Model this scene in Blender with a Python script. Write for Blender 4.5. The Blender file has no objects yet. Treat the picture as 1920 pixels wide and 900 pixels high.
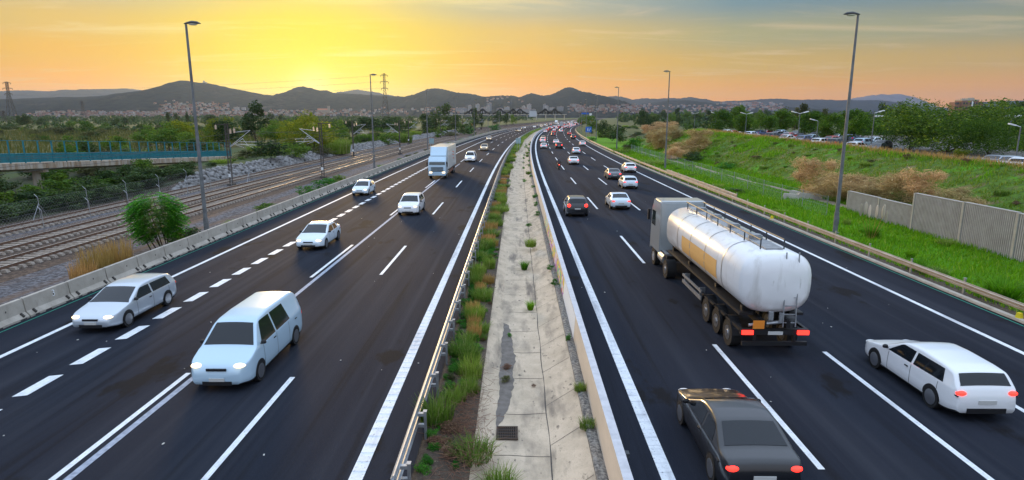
import bpy, bmesh, math, random
import numpy as np
from mathutils import Vector, Matrix
R = math.radians
sc = bpy.context.scene
COL = sc.collection

# ------------------------------------------------------------------ camera
CAM_H, PITCH, YAW, FPX = 8.5, 11.43, 0.5, 1150.0
cam_d = bpy.data.cameras.new('camera')
cam = bpy.data.objects.new('camera', cam_d); COL.objects.link(cam)
cam.location = (0, 0, CAM_H)
cam.rotation_euler = (R(90 - PITCH), 0, R(YAW))
cam_d.sensor_width = 36; cam_d.lens = 36 * FPX / 1920
cam_d.clip_start = 0.1; cam_d.clip_end = 90000
sc.camera = cam

# ------------------------------------------------------------------ view, world, sun
sc.view_settings.view_transform = 'Standard'
try: sc.view_settings.look = 'None'
except Exception: pass
sc.view_settings.exposure = 0.0; sc.view_settings.gamma = 1.0
sc.view_settings.use_curve_mapping = False
sc.render.engine = 'CYCLES'
cy = sc.cycles
cy.use_denoising = True
cy.max_bounces = 5; cy.diffuse_bounces = 3; cy.glossy_bounces = 3; cy.transmission_bounces = 4
cy.transparent_max_bounces = 6; cy.volume_bounces = 0
cy.sample_clamp_indirect = 4.0
cy.use_adaptive_sampling = True; cy.adaptive_threshold = 0.02

SUN_AZ, SUN_EL = -17.5, 6.0           # degrees, azimuth from the road's direction (+ to the right)
sd = Vector((math.sin(R(SUN_AZ)) * math.cos(R(SUN_EL)), math.cos(R(SUN_AZ)) * math.cos(R(SUN_EL)), math.sin(R(SUN_EL))))
sun_l = bpy.data.lights.new('sun', 'SUN'); sun_l.energy = 2.5; sun_l.angle = R(9.0); sun_l.color = (1.0, 0.66, 0.30)
sun = bpy.data.objects.new('sun', sun_l); COL.objects.link(sun)
sun.rotation_euler = sd.to_track_quat('Z', 'Y').to_euler()

def srgb(r, g, b):
    f = lambda c: (c / 255 / 12.92) if c / 255 <= .04045 else ((c / 255 + .055) / 1.055) ** 2.4
    return (f(r), f(g), f(b), 1)

world = bpy.data.worlds.new('World'); sc.world = world; world.use_nodes = True
def build_world():
    nt = world.node_tree; N = nt.nodes; L = nt.links; N.clear()
    def nd(t, **k):
        n = N.new(t)
        for a, b in k.items(): setattr(n, a, b)
        return n
    def mth(op, a, b=None, c=None, clamp=False):
        n = nd('ShaderNodeMath', operation=op, use_clamp=clamp)
        for i, v in enumerate((a, b, c)):
            if v is None: continue
            if isinstance(v, (int, float)): n.inputs[i].default_value = v
            else: L.new(v, n.inputs[i])
        return n.outputs[0]
    def mix(f, a, b, blend='MIX'):
        n = nd('ShaderNodeMix', data_type='RGBA', blend_type=blend)
        for i, v in ((0, f), (6, a), (7, b)):
            if isinstance(v, (int, float)): n.inputs[i].default_value = v
            elif isinstance(v, tuple): n.inputs[i].default_value = v
            else: L.new(v, n.inputs[i])
        return n.outputs[2]
    def mr(v, a, b, c=0., d=1., smooth=True):
        n = nd('ShaderNodeMapRange', interpolation_type='SMOOTHSTEP' if smooth else 'LINEAR')
        L.new(v, n.inputs[0])
        for i, q in enumerate((a, b, c, d)): n.inputs[i + 1].default_value = q
        return n.outputs[0]
    tc = nd('ShaderNodeTexCoord')
    nrm = nd('ShaderNodeVectorMath', operation='NORMALIZE'); L.new(tc.outputs['Generated'], nrm.inputs[0])
    sep = nd('ShaderNodeSeparateXYZ'); L.new(nrm.outputs[0], sep.inputs[0])
    X, Y, Z = sep.outputs
    hx = mth('ADD', mth('MULTIPLY', X, math.sin(R(SUN_AZ))), mth('MULTIPLY', Y, math.cos(R(SUN_AZ))))
    ln = mth('SQRT', mth('ADD', mth('MULTIPLY', X, X), mth('MULTIPLY', Y, Y)))
    az = mth('ARCCOSINE', mth('DIVIDE', hx, mth('MAXIMUM', ln, 1e-4)))       # angle from the sun's azimuth
    azd = mth('MULTIPLY', az, 180 / math.pi)
    el = mth('MAXIMUM', Z, 0.0)
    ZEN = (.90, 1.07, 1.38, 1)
    def ramp(stops):
        n = nd('ShaderNodeValToRGB'); L.new(mr(el, 0, .5, 0, 1, False), n.inputs[0])
        cr = n.color_ramp; cr.interpolation = 'EASE'
        while len(cr.elements) > 1: cr.elements.remove(cr.elements[-1])
        cr.elements[0].position = stops[0][0] / .5; cr.elements[0].color = stops[0][1]
        for p, c in stops[1:]:
            e = cr.elements.new(min(1, p / .5)); e.color = c
        return n.outputs[0]
    def sx(r, g, b, k=1.):
        q = srgb(r, g, b); return (q[0] * k, q[1] * k, q[2] * k, 1)
    r0 = ramp([(0, sx(255, 176, 0, 1.3)), (.045, sx(255, 220, 0, 1.15)), (.085, sx(255, 222, 0, 1.05)), (.125, srgb(255, 222, 50)), (.17, srgb(242, 216, 120)), (.21, srgb(215, 205, 160)), (.3, srgb(190, 195, 185)), (.5, ZEN)])
    r1 = ramp([(0, sx(255, 150, 0, 1.3)), (.04, sx(255, 174, 10, 1.12)), (.08, srgb(252, 190, 48)), (.12, srgb(236, 196, 98)), (.17, srgb(192, 190, 160)), (.21, srgb(165, 180, 176)), (.3, srgb(165, 182, 190)), (.5, ZEN)])
    r2 = ramp([(0, sx(246, 146, 14, 1.25)), (.035, sx(240, 165, 32, 1.08)), (.075, srgb(214, 176, 84)), (.115, srgb(178, 171, 122)), (.165, srgb(122, 150, 158)), (.21, srgb(98, 136, 158)), (.3, srgb(140, 165, 185)), (.5, ZEN)])
    r3 = ramp([(0, sx(232, 148, 50, 1.2)), (.03, sx(230, 160, 58, 1.06)), (.07, srgb(200, 166, 94)), (.11, srgb(154, 156, 128)), (.165, srgb(100, 132, 150)), (.21, srgb(88, 124, 150)), (.3, srgb(135, 165, 195)), (.5, ZEN)])
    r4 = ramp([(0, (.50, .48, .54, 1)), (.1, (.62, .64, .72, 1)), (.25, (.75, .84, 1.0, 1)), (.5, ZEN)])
    c = mix(mr(azd, 0, 19), r0, r1)
    c = mix(mr(azd, 19, 36, smooth=False), c, r2)
    c = mix(mr(azd, 36, 56, smooth=False), c, r3)
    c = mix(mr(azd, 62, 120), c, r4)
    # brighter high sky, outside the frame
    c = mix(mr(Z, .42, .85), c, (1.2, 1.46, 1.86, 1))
    # glow round the sun (it sits just over the hills)
    sv = nd('ShaderNodeVectorMath', operation='DOT_PRODUCT'); L.new(nrm.outputs[0], sv.inputs[0])
    sv.inputs[1].default_value = (math.sin(R(-18.0)) * math.cos(R(2.3)), math.cos(R(-18.0)) * math.cos(R(2.3)), math.sin(R(2.3)))
    dt = mth('MAXIMUM', sv.outputs['Value'], 0)
    g1 = mth('POWER', dt, 110.0); g2 = mth('POWER', dt, 2600.0)
    c = mix(mth('MULTIPLY', g1, .72), c, (1.32, .98, .0, 1))
    c = mix(mth('MULTIPLY', g2, .75, clamp=True), c, (1.5, 1.25, .30, 1))
    # streaks of cirrus
    mp = nd('ShaderNodeCombineXYZ')
    zz = mth('ADD', el, .06)
    L.new(mth('MULTIPLY', mth('DIVIDE', X, zz), .55), mp.inputs[0]); L.new(mth('MULTIPLY', mth('DIVIDE', Y, zz), 1.5), mp.inputs[1]); mp.inputs[2].default_value = 3.1
    no = nd('ShaderNodeTexNoise'); no.inputs['Scale'].default_value = 1.0; no.inputs['Detail'].default_value = 7; no.inputs['Roughness'].default_value = .62; no.inputs['Distortion'].default_value = .6
    L.new(mp.outputs[0], no.inputs['Vector'])
    cl = mth('MULTIPLY', mr(no.outputs[0], .50, .72), mth('MULTIPLY', mr(el, .02, .06), mr(el, .5, .2)))
    cl = mth('MULTIPLY', cl, mr(azd, 75, 15, .22, .5))
    hot = mix(mr(azd, 0, 30), (1.2, 1.0, .30, 1), (.84, .62, .36, 1))
    c = mix(cl, c, hot)
    sky = nd('ShaderNodeTexSky', sky_type='NISHITA'); sky.sun_disc = False
    sky.sun_elevation = R(SUN_EL); sky.sun_rotation = R(SUN_AZ); sky.air_density = 1.4; sky.dust_density = 2.0
    STR = .1
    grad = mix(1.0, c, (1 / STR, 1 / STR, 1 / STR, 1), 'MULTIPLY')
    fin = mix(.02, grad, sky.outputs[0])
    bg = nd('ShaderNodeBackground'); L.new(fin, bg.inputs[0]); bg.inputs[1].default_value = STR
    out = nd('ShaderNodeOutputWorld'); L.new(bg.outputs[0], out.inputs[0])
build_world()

# ------------------------------------------------------------------ materials
MATS = {}
def M(name, col=(.5, .5, .5), rough=.6, metal=0., spec=.3, var=None, scale=4., detail=5., lo=.35, hi=.65, bump=0., bscale=40., emit=0., trans=0., coat=0., stretch=None):
    """Principled material; var = second colour mixed in by noise in object space (world metres)."""
    if name in MATS: return MATS[name]
    m = bpy.data.materials.new(name); m.use_nodes = True; MATS[name] = m
    nt = m.node_tree; N, L = nt.nodes, nt.links
    b = N['Principled BSDF']
    b.inputs['Base Color'].default_value = (*col[:3], 1); b.inputs['Roughness'].default_value = rough
    b.inputs['Metallic'].default_value = metal; b.inputs['Specular IOR Level'].default_value = spec
    if coat: b.inputs['Coat Weight'].default_value = coat; b.inputs['Coat Roughness'].default_value = .06
    if emit:
        b.inputs['Emission Color'].default_value = (*col[:3], 1); b.inputs['Emission Strength'].default_value = emit
    co = None
    if var is not None or bump:
        g = N.new('ShaderNodeNewGeometry'); co = g.outputs['Position']
        if stretch:
            mp = N.new('ShaderNodeMapping'); mp.inputs['Scale'].default_value = stretch; L.new(co, mp.inputs[0]); co = mp.outputs[0]
    if var is not None:
        n = N.new('ShaderNodeTexNoise'); n.inputs['Scale'].default_value = scale; n.inputs['Detail'].default_value = detail; n.inputs['Roughness'].default_value = .65
        L.new(co, n.inputs['Vector'])
        mr = N.new('ShaderNodeMapRange'); mr.inputs[1].default_value = lo; mr.inputs[2].default_value = hi; L.new(n.outputs[0], mr.inputs[0])
        mx = N.new('ShaderNodeMix'); mx.data_type = 'RGBA'; mx.inputs[6].default_value = (*col[:3], 1); mx.inputs[7].default_value = (*var[:3], 1)
        L.new(mr.outputs[0], mx.inputs[0]); L.new(mx.outputs[2], b.inputs['Base Color'])
    if bump:
        n2 = N.new('ShaderNodeTexNoise'); n2.inputs['Scale'].default_value = bscale; n2.inputs['Detail'].default_value = 4; L.new(co, n2.inputs['Vector'])
        bp = N.new('ShaderNodeBump'); bp.inputs['Strength'].default_value = bump; bp.inputs['Distance'].default_value = .05; L.new(n2.outputs[0], bp.inputs['Height']); L.new(bp.outputs[0], b.inputs['Normal'])
    return m

def MIXNOISE(m, col, scale, lo, hi, stretch=None, detail=6):
    """layer one more noise-shaped colour over a material's base colour"""
    nt = m.node_tree; N, L = nt.nodes, nt.links; b = N['Principled BSDF']
    g = N.new('ShaderNodeNewGeometry'); co = g.outputs['Position']
    if stretch:
        mp = N.new('ShaderNodeMapping'); mp.inputs['Scale'].default_value = stretch; L.new(co, mp.inputs[0]); co = mp.outputs[0]
    n = N.new('ShaderNodeTexNoise'); n.inputs['Scale'].default_value = scale; n.inputs['Detail'].default_value = detail; n.inputs['Roughness'].default_value = .6; L.new(co, n.inputs['Vector'])
    mr = N.new('ShaderNodeMapRange'); mr.inputs[1].default_value = lo; mr.inputs[2].default_value = hi; L.new(n.outputs[0], mr.inputs[0])
    mx = N.new('ShaderNodeMix'); mx.data_type = 'RGBA'; mx.inputs[7].default_value = (*col[:3], 1)
    src = b.inputs['Base Color']
    if src.links: L.new(src.links[0].from_socket, mx.inputs[6])
    else: mx.inputs[6].default_value = src.default_value
    L.new(mr.outputs[0], mx.inputs[0]); L.new(mx.outputs[2], src)
    return m

def LEAF(name, c1, c2, c3=None, trans=.35):
    if name in MATS: return MATS[name]
    m = bpy.data.materials.new(name); m.use_nodes = True; MATS[name] = m
    nt = m.node_tree; N, L = nt.nodes, nt.links; b = N['Principled BSDF']
    b.inputs['Roughness'].default_value = .6; b.inputs['Specular IOR Level'].default_value = .2
    g = N.new('ShaderNodeNewGeometry')
    cr = N.new('ShaderNodeValToRGB'); e = cr.color_ramp.elements; e[0].color = (*c1, 1); e[1].color = (*c2, 1)
    if c3: k = cr.color_ramp.elements.new(.88); k.color = (*c2, 1); e[-1].color = (*c3, 1)
    L.new(g.outputs['Random Per Island'], cr.inputs[0])
    oi = N.new('ShaderNodeObjectInfo')
    hs = N.new('ShaderNodeHueSaturation')
    a = N.new('ShaderNodeMath'); a.operation = 'MULTIPLY_ADD'; L.new(oi.outputs['Random'], a.inputs[0]); a.inputs[1].default_value = .5; a.inputs[2].default_value = .75
    L.new(a.outputs[0], hs.inputs['Value'])
    a2 = N.new('ShaderNodeMath'); a2.operation = 'MULTIPLY_ADD'; L.new(oi.outputs['Random'], a2.inputs[0]); a2.inputs[1].default_value = -.03; a2.inputs[2].default_value = .515
    L.new(a2.outputs[0], hs.inputs['Hue'])
    L.new(cr.outputs[0], hs.inputs['Color']); L.new(hs.outputs[0], b.inputs['Base Color'])
    if trans:
        t = N.new('ShaderNodeBsdfTranslucent'); L.new(hs.outputs[0], t.inputs[0])
        ms = N.new('ShaderNodeMixShader'); ms.inputs[0].default_value = trans
        L.new(b.outputs[0], ms.inputs[1]); L.new(t.outputs[0], ms.inputs[2]); L.new(ms.outputs[0], N['Material Output'].inputs[0])
    return m

asphalt = M('asphalt', (.015, .018, .027), .82, spec=.05, var=(.025, .029, .040), scale=.55, lo=.35, hi=.7, bump=.3, bscale=70, stretch=(1, .06, 1))
MIXNOISE(asphalt, (.032, .036, .047), .75, .52, .70, (1.3, .012, 1), 3)
MIXNOISE(asphalt, (.011, .011, .013), 1.1, .56, .72, (1.0, .02, 1), 4)
MIXNOISE(asphalt, (.040, .043, .054), 26, .58, .8)
MIXNOISE(asphalt, (.014, .014, .016), .35, .60, .64, (1, .5, 1), 8)
paint = M('road_paint', (.74, .77, .80), .6, var=(.52, .55, .58), scale=3, lo=.45, hi=.75)
MIXNOISE(paint, (.22, .23, .25), 14, .58, .72)
MIXNOISE(paint, (.36, .37, .40), 1.6, .52, .72, (1, .12, 1))
paint2 = M('worn_road_paint', (.38, .43, .52), .7, var=(.20, .23, .29), scale=6)
green_paint = M('green_line_paint', (.02, .30, .20), .6)
concrete = M('concrete', (.47, .43, .37), .85, spec=.2, var=(.37, .335, .285), scale=1.2, bump=.2, bscale=30)
MIXNOISE(concrete, (.27, .245, .21), 2.2, .55, .8, (1, 1, .25))
channel_m = M('channel_concrete', (.60, .49, .365), .9, spec=.15, var=(.46, .375, .275), scale=1.1, bump=.25, bscale=22)
MIXNOISE(channel_m, (.27, .225, .175), 1.7, .50, .72, (1, .35, 1))
MIXNOISE(channel_m, (.19, .16, .13), .8, .56, .68, (1.6, .22, 1))
MIXNOISE(channel_m, (.14, .12, .10), 5, .62, .70, (1, .5, 1))
MIXNOISE(channel_m, (.38, .31, .24), 20, .55, .75)
dirtykerb = M('dirty_kerb', (.30, .28, .25), .95, var=(.10, .095, .09), scale=9, lo=.4, hi=.6, bump=.7, bscale=14)
wall_m = M('cream_wall', (.72, .60, .47), .8, var=(.62, .52, .41), scale=1.0, stretch=(1, .3, 1))
MIXNOISE(wall_m, (.46, .40, .34), 3.5, .62, .82, (1, .5, .5))
walltop_m = M('grey_wall_top', (.56, .57, .60), .8, var=(.44, .45, .48), scale=3)
joint_m = M('dark_joint', (.07, .065, .06), .95)
soil = M('soil', (.10, .075, .055), .95, var=(.055, .042, .032), scale=5, bump=.6, bscale=18)
MIXNOISE(soil, (.17, .13, .09), 9, .56, .72)
ballast = M('ballast', (.16, .165, .185), .95, spec=.2, var=(.035, .036, .042), scale=3.6, lo=.40, hi=.60, detail=8, bump=.9, bscale=9)
MIXNOISE(ballast, (.13, .085, .06), .5, .46, .66, (1, .10, 1))
MIXNOISE(ballast, (.05, .05, .055), .9, .50, .70)
track_bed = M('brown_track_ballast', (.135, .095, .072), .95, spec=.15, var=(.040, .032, .028), scale=3.6, lo=.40, hi=.60, detail=8, bump=.9, bscale=9)
field_m = M('field_ground', (.034, .060, .014), .95, var=(.070, .085, .024), scale=.03, bump=.5, bscale=2.)
MIXNOISE(field_m, (.045, .07, .02), .11, .5, .66)
thicket_m = M('thicket_ground', (.030, .045, .016), .95, var=(.05, .045, .022), scale=.5, bump=.8, bscale=3)
verge_m = M('verge_grass_ground', (.10, .26, .010), .95, spec=.1, var=(.065, .17, .010), scale=.7, bump=.7, bscale=9)
MIXNOISE(verge_m, (.15, .20, .03), .35, .58, .72)
bank_m = M('bank_grass_ground', (.095, .175, .020), .95, spec=.1, var=(.06, .11, .020), scale=1.6, lo=.4, hi=.6, bump=1., bscale=4)
MIXNOISE(bank_m, (.19, .135, .075), .55, .54, .68)
MIXNOISE(bank_m, (.085, .27, .012), .16, .60, .68)
MIXNOISE(bank_m, (.035, .065, .016), 3.2, .58, .68)
lot_m = M('parking_ground', (.16, .15, .13), .9, var=(.11, .105, .095), scale=.4)
subgrade = M('subgrade', (.06, .055, .05), .95)
hill_m = M('forest_hill', (.013, .017, .016), 1., spec=.0, var=(.028, .033, .026), scale=.022, bump=1., bscale=.05)
MIXNOISE(hill_m, (.060, .052, .044), .007, .58, .72)
MIXNOISE(hill_m, (.007, .010, .009), .035, .50, .64)
rock_hill_m = M('rocky_massif', (.16, .14, .15), 1., spec=.05, var=(.11, .10, .11), scale=.004)
galv = M('galvanised_steel', (.42, .44, .46), .45, .7, .5, var=(.30, .31, .33), scale=6)
galv_warm = M('weathered_steel_rail', (.46, .42, .36), .5, .55, .5, var=(.34, .28, .22), scale=3, stretch=(1, .4, 1))
pole_m = M('lamp_pole_paint', (.20, .215, .225), .55, .3, .4, var=(.13, .135, .14), scale=2)
pole_dark = M('dark_lamp_metal', (.06, .065, .07), .5, .3, .4)
lamp_glass = M('lamp_lens', (.75, .72, .60), .2, spec=.6)
rust = M('rusty_rail', (.16, .085, .05), .7, .3, .4, var=(.09, .05, .035), scale=6)
railtop = M('polished_rail', (.62, .56, .50), .42, .9, .5)
sleeper_m = M('concrete_sleeper', (.40, .35, .30), .9, var=(.22, .17, .13), scale=5)
mast_m = M('mast_steel', (.11, .095, .085), .7, .3, .4, var=(.07, .06, .055), scale=4)
cant_m = M('cantilever_tube', (.55, .56, .57), .4, .6, .5)
insul_m = M('insulator_ceramic', (.72, .55, .42), .3, spec=.6)
teal = M('teal_paint', (.02, .20, .24), .5, var=(.015, .15, .19), scale=3)
stained = M('stained_concrete', (.46, .41, .34), .9, var=(.28, .19, .12), scale=2.2, stretch=(1, 1, .12), lo=.42, hi=.62)
panel_m = M('ribbed_panel_concrete', (.42, .40, .38), .85, var=(.34, .32, .30), scale=1.5)
panel_dk = M('rib_groove', (.17, .16, .155), .9)
black = M('black_plastic', (.012, .012, .014), .5, spec=.4)
tyre_m = M('tyre_rubber', (.018, .018, .019), .85)
rim_m = M('alloy_rim', (.50, .51, .53), .3, .9, .5)
glass_m = M('car_glass', (.010, .013, .017), .05, spec=.42)
truckglass_m = M('truck_glass', (.03, .04, .035), .08, spec=.8)
red_lit = M('tail_lamp_lit', (1.0, .03, .02), .3, emit=3.2)
red_dim = M('tail_lamp', (.50, .015, .015), .25, spec=.6, emit=.35)
head_lit = M('headlamp_lit', (1.0, .74, .42), .3, emit=2.6)
head_dim = M('headlamp', (.75, .78, .82), .12, spec=.8)
plate_m = M('number_plate', (.52, .52, .50), .5)
sign_blue = M('sign_blue', (.01, .12, .55), .45)
sign_back = M('sign_back_aluminium', (.30, .44, .48), .5, .2)
white_p = M('white_sign_paint', (.78, .80, .80), .5)
yellow_p = M('yellow_reflector', (.80, .62, .03), .5)
bark = M('bark', (.10, .075, .055), .95, var=(.06, .045, .035), scale=6)
stone_m = M('boulder_stone', (.30, .295, .29), .9, var=(.17, .165, .16), scale=1.3, bump=.5, bscale=6)
brick_m = M('brick_facade', (.30, .16, .11), .9, var=(.24, .13, .09), scale=.4)
window_m = M('far_window', (.06, .07, .09), .2, spec=.6)
path_m = M('dirt_path', (.30, .25, .19), .95, var=(.22, .18, .13), scale=1.2)
grate_m = M('rusty_grate', (.10, .075, .06), .75, .4)
dirt_m = M('silt', (.20, .175, .155), .95, var=(.13, .115, .10), scale=3.5, bump=.3, bscale=12)
def PAINT(name, c, metal=.1, rough=.28): return M('car_paint_' + name, c, rough, metal, .5, coat=.7)
P_WHITE = PAINT('white', (.80, .81, .82), 0); P_SILVER = PAINT('silver', (.52, .58, .64), .35); P_BLUE = PAINT('pale_blue', (.46, .62, .74), .08)
P_BLACK = PAINT('black', (.012, .013, .016)); P_RED = PAINT('red', (.50, .03, .02)); P_GREY = PAINT('grey', (.13, .14, .16), .3)
P_DBLUE = PAINT('dark_blue', (.03, .07, .20), .2); P_CREAM = PAINT('cream', (.55, .42, .28), .1); P_WBLUE = PAINT('icy_white', (.66, .76, .84), .05)

# ------------------------------------------------------------------ object helpers
def prop(o, label=None, cat=None, group=None, kind=None):
    if label: o['label'] = label
    if cat: o['category'] = cat
    if group: o['group'] = group
    if kind: o['kind'] = kind
    return o
def link(name, mesh, parent=None, loc=None):
    o = bpy.data.objects.new(name, mesh); COL.objects.link(o)
    if parent: o.parent = parent
    if loc is not None: o.location = loc
    return o
def empty(name, loc=(0, 0, 0), rz=0., label=None, cat=None, group=None):
    o = bpy.data.objects.new(name, None); COL.objects.link(o); o.location = loc; o.rotation_euler = (0, 0, rz)
    o.empty_display_size = .3
    return prop(o, label, cat, group)
def dup(root, loc, rz=None, label=None, scale=None, group=None):
    r = root.copy(); COL.objects.link(r); r.location = loc
    if rz is not None: r.rotation_euler = (0, 0, rz)
    if scale is not None: r.scale = scale if hasattr(scale, '__len__') else (scale,) * 3
    if label: r['label'] = label
    if group: r['group'] = group
    for ch in list(root.children):
        c = ch.copy(); COL.objects.link(c); c.parent = r
        for g in list(ch.children):
            d = g.copy(); COL.objects.link(d); d.parent = c
    return r

class MB:
    """collects geometry for ONE mesh"""
    def __init__(s): s.v = []; s.f = []; s.m = []
    def add(s, vs, fs, mi=0):
        o = len(s.v); s.v += [tuple(p) for p in vs]; s.f += [tuple(i + o for i in f) for f in fs]; s.m += [mi] * len(fs); return s
    def box(s, c, d, mi=0, rz=0., rx=0., ry=0., taper=1.):
        x, y, z = d[0] / 2, d[1] / 2, d[2] / 2
        P = [(-x, -y, -z), (x, -y, -z), (x, y, -z), (-x, y, -z), (-x * taper, -y * taper, z), (x * taper, -y * taper, z), (x * taper, y * taper, z), (-x * taper, y * taper, z)]
        if rz or rx or ry:
            mt = Matrix.Rotation(rz, 3, 'Z') @ Matrix.Rotation(ry, 3, 'Y') @ Matrix.Rotation(rx, 3, 'X'); P = [mt @ Vector(p) for p in P]
        return s.add([(p[0] + c[0], p[1] + c[1], p[2] + c[2]) for p in P], [(0, 3, 2, 1), (4, 5, 6, 7), (0, 1, 5, 4), (1, 2, 6, 5), (2, 3, 7, 6), (3, 0, 4, 7)], mi)
    def rod(s, a, b, r0, r1=None, n=8, mi=0, cap=True):
        r1 = r0 if r1 is None else r1; a = Vector(a); b = Vector(b); d = (b - a)
        if d.length < 1e-6: return s
        q = d.to_track_quat('Z', 'Y'); vs = []
        for p, r in ((a, r0), (b, r1)):
            for k in range(n):
                t = 2 * math.pi * k / n; vs.append(p + q @ Vector((math.cos(t) * r, math.sin(t) * r, 0)))
        fs = [(k, (k + 1) % n, n + (k + 1) % n, n + k) for k in range(n)]
        if cap: fs += [tuple(range(n))[::-1], tuple(range(n, 2 * n))]
        return s.add(vs, fs, mi)
    def ell(s, c, r, nu=12, nv=8, mi=0):
        vs = []; fs = []
        for j in range(nv + 1):
            ph = math.pi * j / nv
            for i in range(nu):
                th = 2 * math.pi * i / nu
                vs.append((c[0] + r[0] * math.sin(ph) * math.cos(th), c[1] + r[1] * math.sin(ph) * math.sin(th), c[2] + r[2] * math.cos(ph)))
        for j in range(nv):
            for i in range(nu): fs.append((j * nu + i, (j + 1) * nu + i, (j + 1) * nu + (i + 1) % nu, j * nu + (i + 1) % nu))
        return s.add(vs, fs, mi)
    def strip(s, pts, mi=0):
        """pts: list of rows (each row the same count of points) -> quad grid"""
        n = len(pts[0]); vs = [p for r in pts for p in r]; fs = []
        for j in range(len(pts) - 1):
            for i in range(n - 1): fs.append((j * n + i, j * n + i + 1, (j + 1) * n + i + 1, (j + 1) * n + i))
        return s.add(vs, fs, mi)
    def mesh(s, name, mats, smooth=False):
        me = bpy.data.meshes.new(name); me.from_pydata(s.v, [], s.f)
        for m in (mats if isinstance(mats, (list, tuple)) else [mats]): me.materials.append(m)
        me.polygons.foreach_set('material_index', s.m)
        if smooth: me.polygons.foreach_set('use_smooth', [True] * len(s.f))
        me.update(); return me
    def build(s, name, mats, parent=None, loc=None, smooth=False): return link(name, s.mesh(name, mats, smooth), parent, loc)

def np_mesh(name, V, F, mats, midx=None, smooth=False):
    me = bpy.data.meshes.new(name); V = np.asarray(V, np.float32); F = np.asarray(F, np.int32); k = F.shape[1]
    me.vertices.add(len(V)); me.vertices.foreach_set('co', V.ravel())
    me.loops.add(F.size); me.loops.foreach_set('vertex_index', F.ravel())
    me.polygons.add(len(F)); me.polygons.foreach_set('loop_start', np.arange(0, F.size, k, dtype=np.int32))
    for m in (mats if isinstance(mats, (list, tuple)) else [mats]): me.materials.append(m)
    if midx is not None: me.polygons.foreach_set('material_index', np.asarray(midx, np.int32))
    if smooth: me.polygons.foreach_set('use_smooth', np.ones(len(F), bool))
    me.update(calc_edges=True); me.validate(); return me
def subsurf(me, lv):
    """Catmull-Clark a mesh and return the result as a new mesh"""
    o = bpy.data.objects.new('work', me); COL.objects.link(o)
    md = o.modifiers.new('s', 'SUBSURF'); md.levels = lv; md.render_levels = lv
    dg = bpy.context.evaluated_depsgraph_get(); r = bpy.data.meshes.new_from_object(o.evaluated_get(dg))
    bpy.data.objects.remove(o); r.polygons.foreach_set('use_smooth', [True] * len(r.polygons)); return r
def pick_faces(me, name, test, mats):
    """the faces of me for which test(polygon) holds, as a mesh of their own"""
    v = []; f = []; m = []; ix = {}
    for p in me.polygons:
        if not test(p): continue
        q = []
        for k in p.vertices:
            if k not in ix: ix[k] = len(v); v.append(tuple(me.vertices[k].co))
            q.append(ix[k])
        f.append(q); m.append(p.material_index)
    r = bpy.data.meshes.new(name); r.from_pydata(v, [], f)
    for mt in mats: r.materials.append(mt)
    if len(mats) > 1: r.polygons.foreach_set('material_index', [min(k, len(mats) - 1) if k < 5 else 1 for k in m])
    r.polygons.foreach_set('use_smooth', [True] * len(f)); r.update(); return r

# ------------------------------------------------------------------ the lie of the land
def c_off(D):
    if D < 72: return 0.
    if D < 600: return (D - 72) ** 2 / 6940
    return 40.17 + .15216 * (D - 600)
def c_slope(D):
    return 0. if D < 72 else ((D - 72) / 3470 if D < 600 else .15216)
def P(X, D, z=0.):
    """road coordinates (metres right of the median line, metres along) to world"""
    a = math.atan(c_slope(D)); return (c_off(D) + X * math.cos(a), D - X * math.sin(a), z)
def HDG(D): return -math.atan(c_slope(D))
def ss(a, b, x):
    t = min(1, max(0, (x - a) / (b - a))); return t * t * (3 - 2 * t)
def bumps(x, y, s):
    return (math.sin(x / s + 1.3) * math.cos(y / s * 1.17 + .4) + .5 * math.sin(x / s * 2.3 + y / s * 1.9) + .25 * math.cos(y / s * 4.1 - x / s * 3.3)) / 1.75
def h(X, D):
    """ground height in road coordinates"""
    if abs(X) <= 2.9: return -.8
    if abs(X) <= 21.0: return -.06
    if X < 0:
        x = -X
        if x < 22: return -.06 - .2 * (x - 21.0)
        if x < 40.6: return -.26
        b = ss(66, 88, D)
        top = -.35 * (1 - b) + 1.25 * b
        top = top * (1 - ss(75, 140, x)) + (.5 + .5 * bumps(X, D, 30) * ss(75, 120, x)) * ss(75, 140, x)
        return -.26 + ss(40.6, 43.2, x) * (top + .26) + .12 * bumps(X, D, 5) * ss(42, 46, x) * (1 - ss(500, 900, x))
    e = 1 - ss(150, 225, D)
    if X < 22.4: return -.06 + .06 * (X - 21.0) / 1.4
    near = .10 * ss(22.4, 26, X) + .05 * bumps(X, D, 3) * ss(22.6, 25, X)
    crest = 3.95 + (min(max(D, 0), 150) - 55) * .0098
    t = min(1, max(0, (X - 33) / 11)); up = crest * (1.25 * t - .25 * t ** 3)
    if X > 44: up = crest - 1.15 * ss(44.4, 48, X)
    if X > 170: up *= 1 - ss(170, 320, X)
    return near + e * (up + .16 * bumps(X, D, 4.5) * ss(33, 36, X) * (1 - ss(43, 46, X))) + (1 - e) * ss(30, 60, X) * .6
def inv(x, y):
    """world to road coordinates"""
    D = y; X = x
    for _ in range(4):
        a = math.atan(c_slope(D)); X = (x - c_off(D)) / math.cos(a); D = y + X * math.sin(a)
    return X, D
def gz(x, y): return h(*inv(x, y))
_rm = Matrix.Rotation(R(YAW), 3, 'Z') @ Matrix.Rotation(R(90 - PITCH), 3, 'X')
def ray(px, py): return (_rm @ Vector(((px - 960) / FPX, -(py - 450) / FPX, -1))).normalized()
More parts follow.
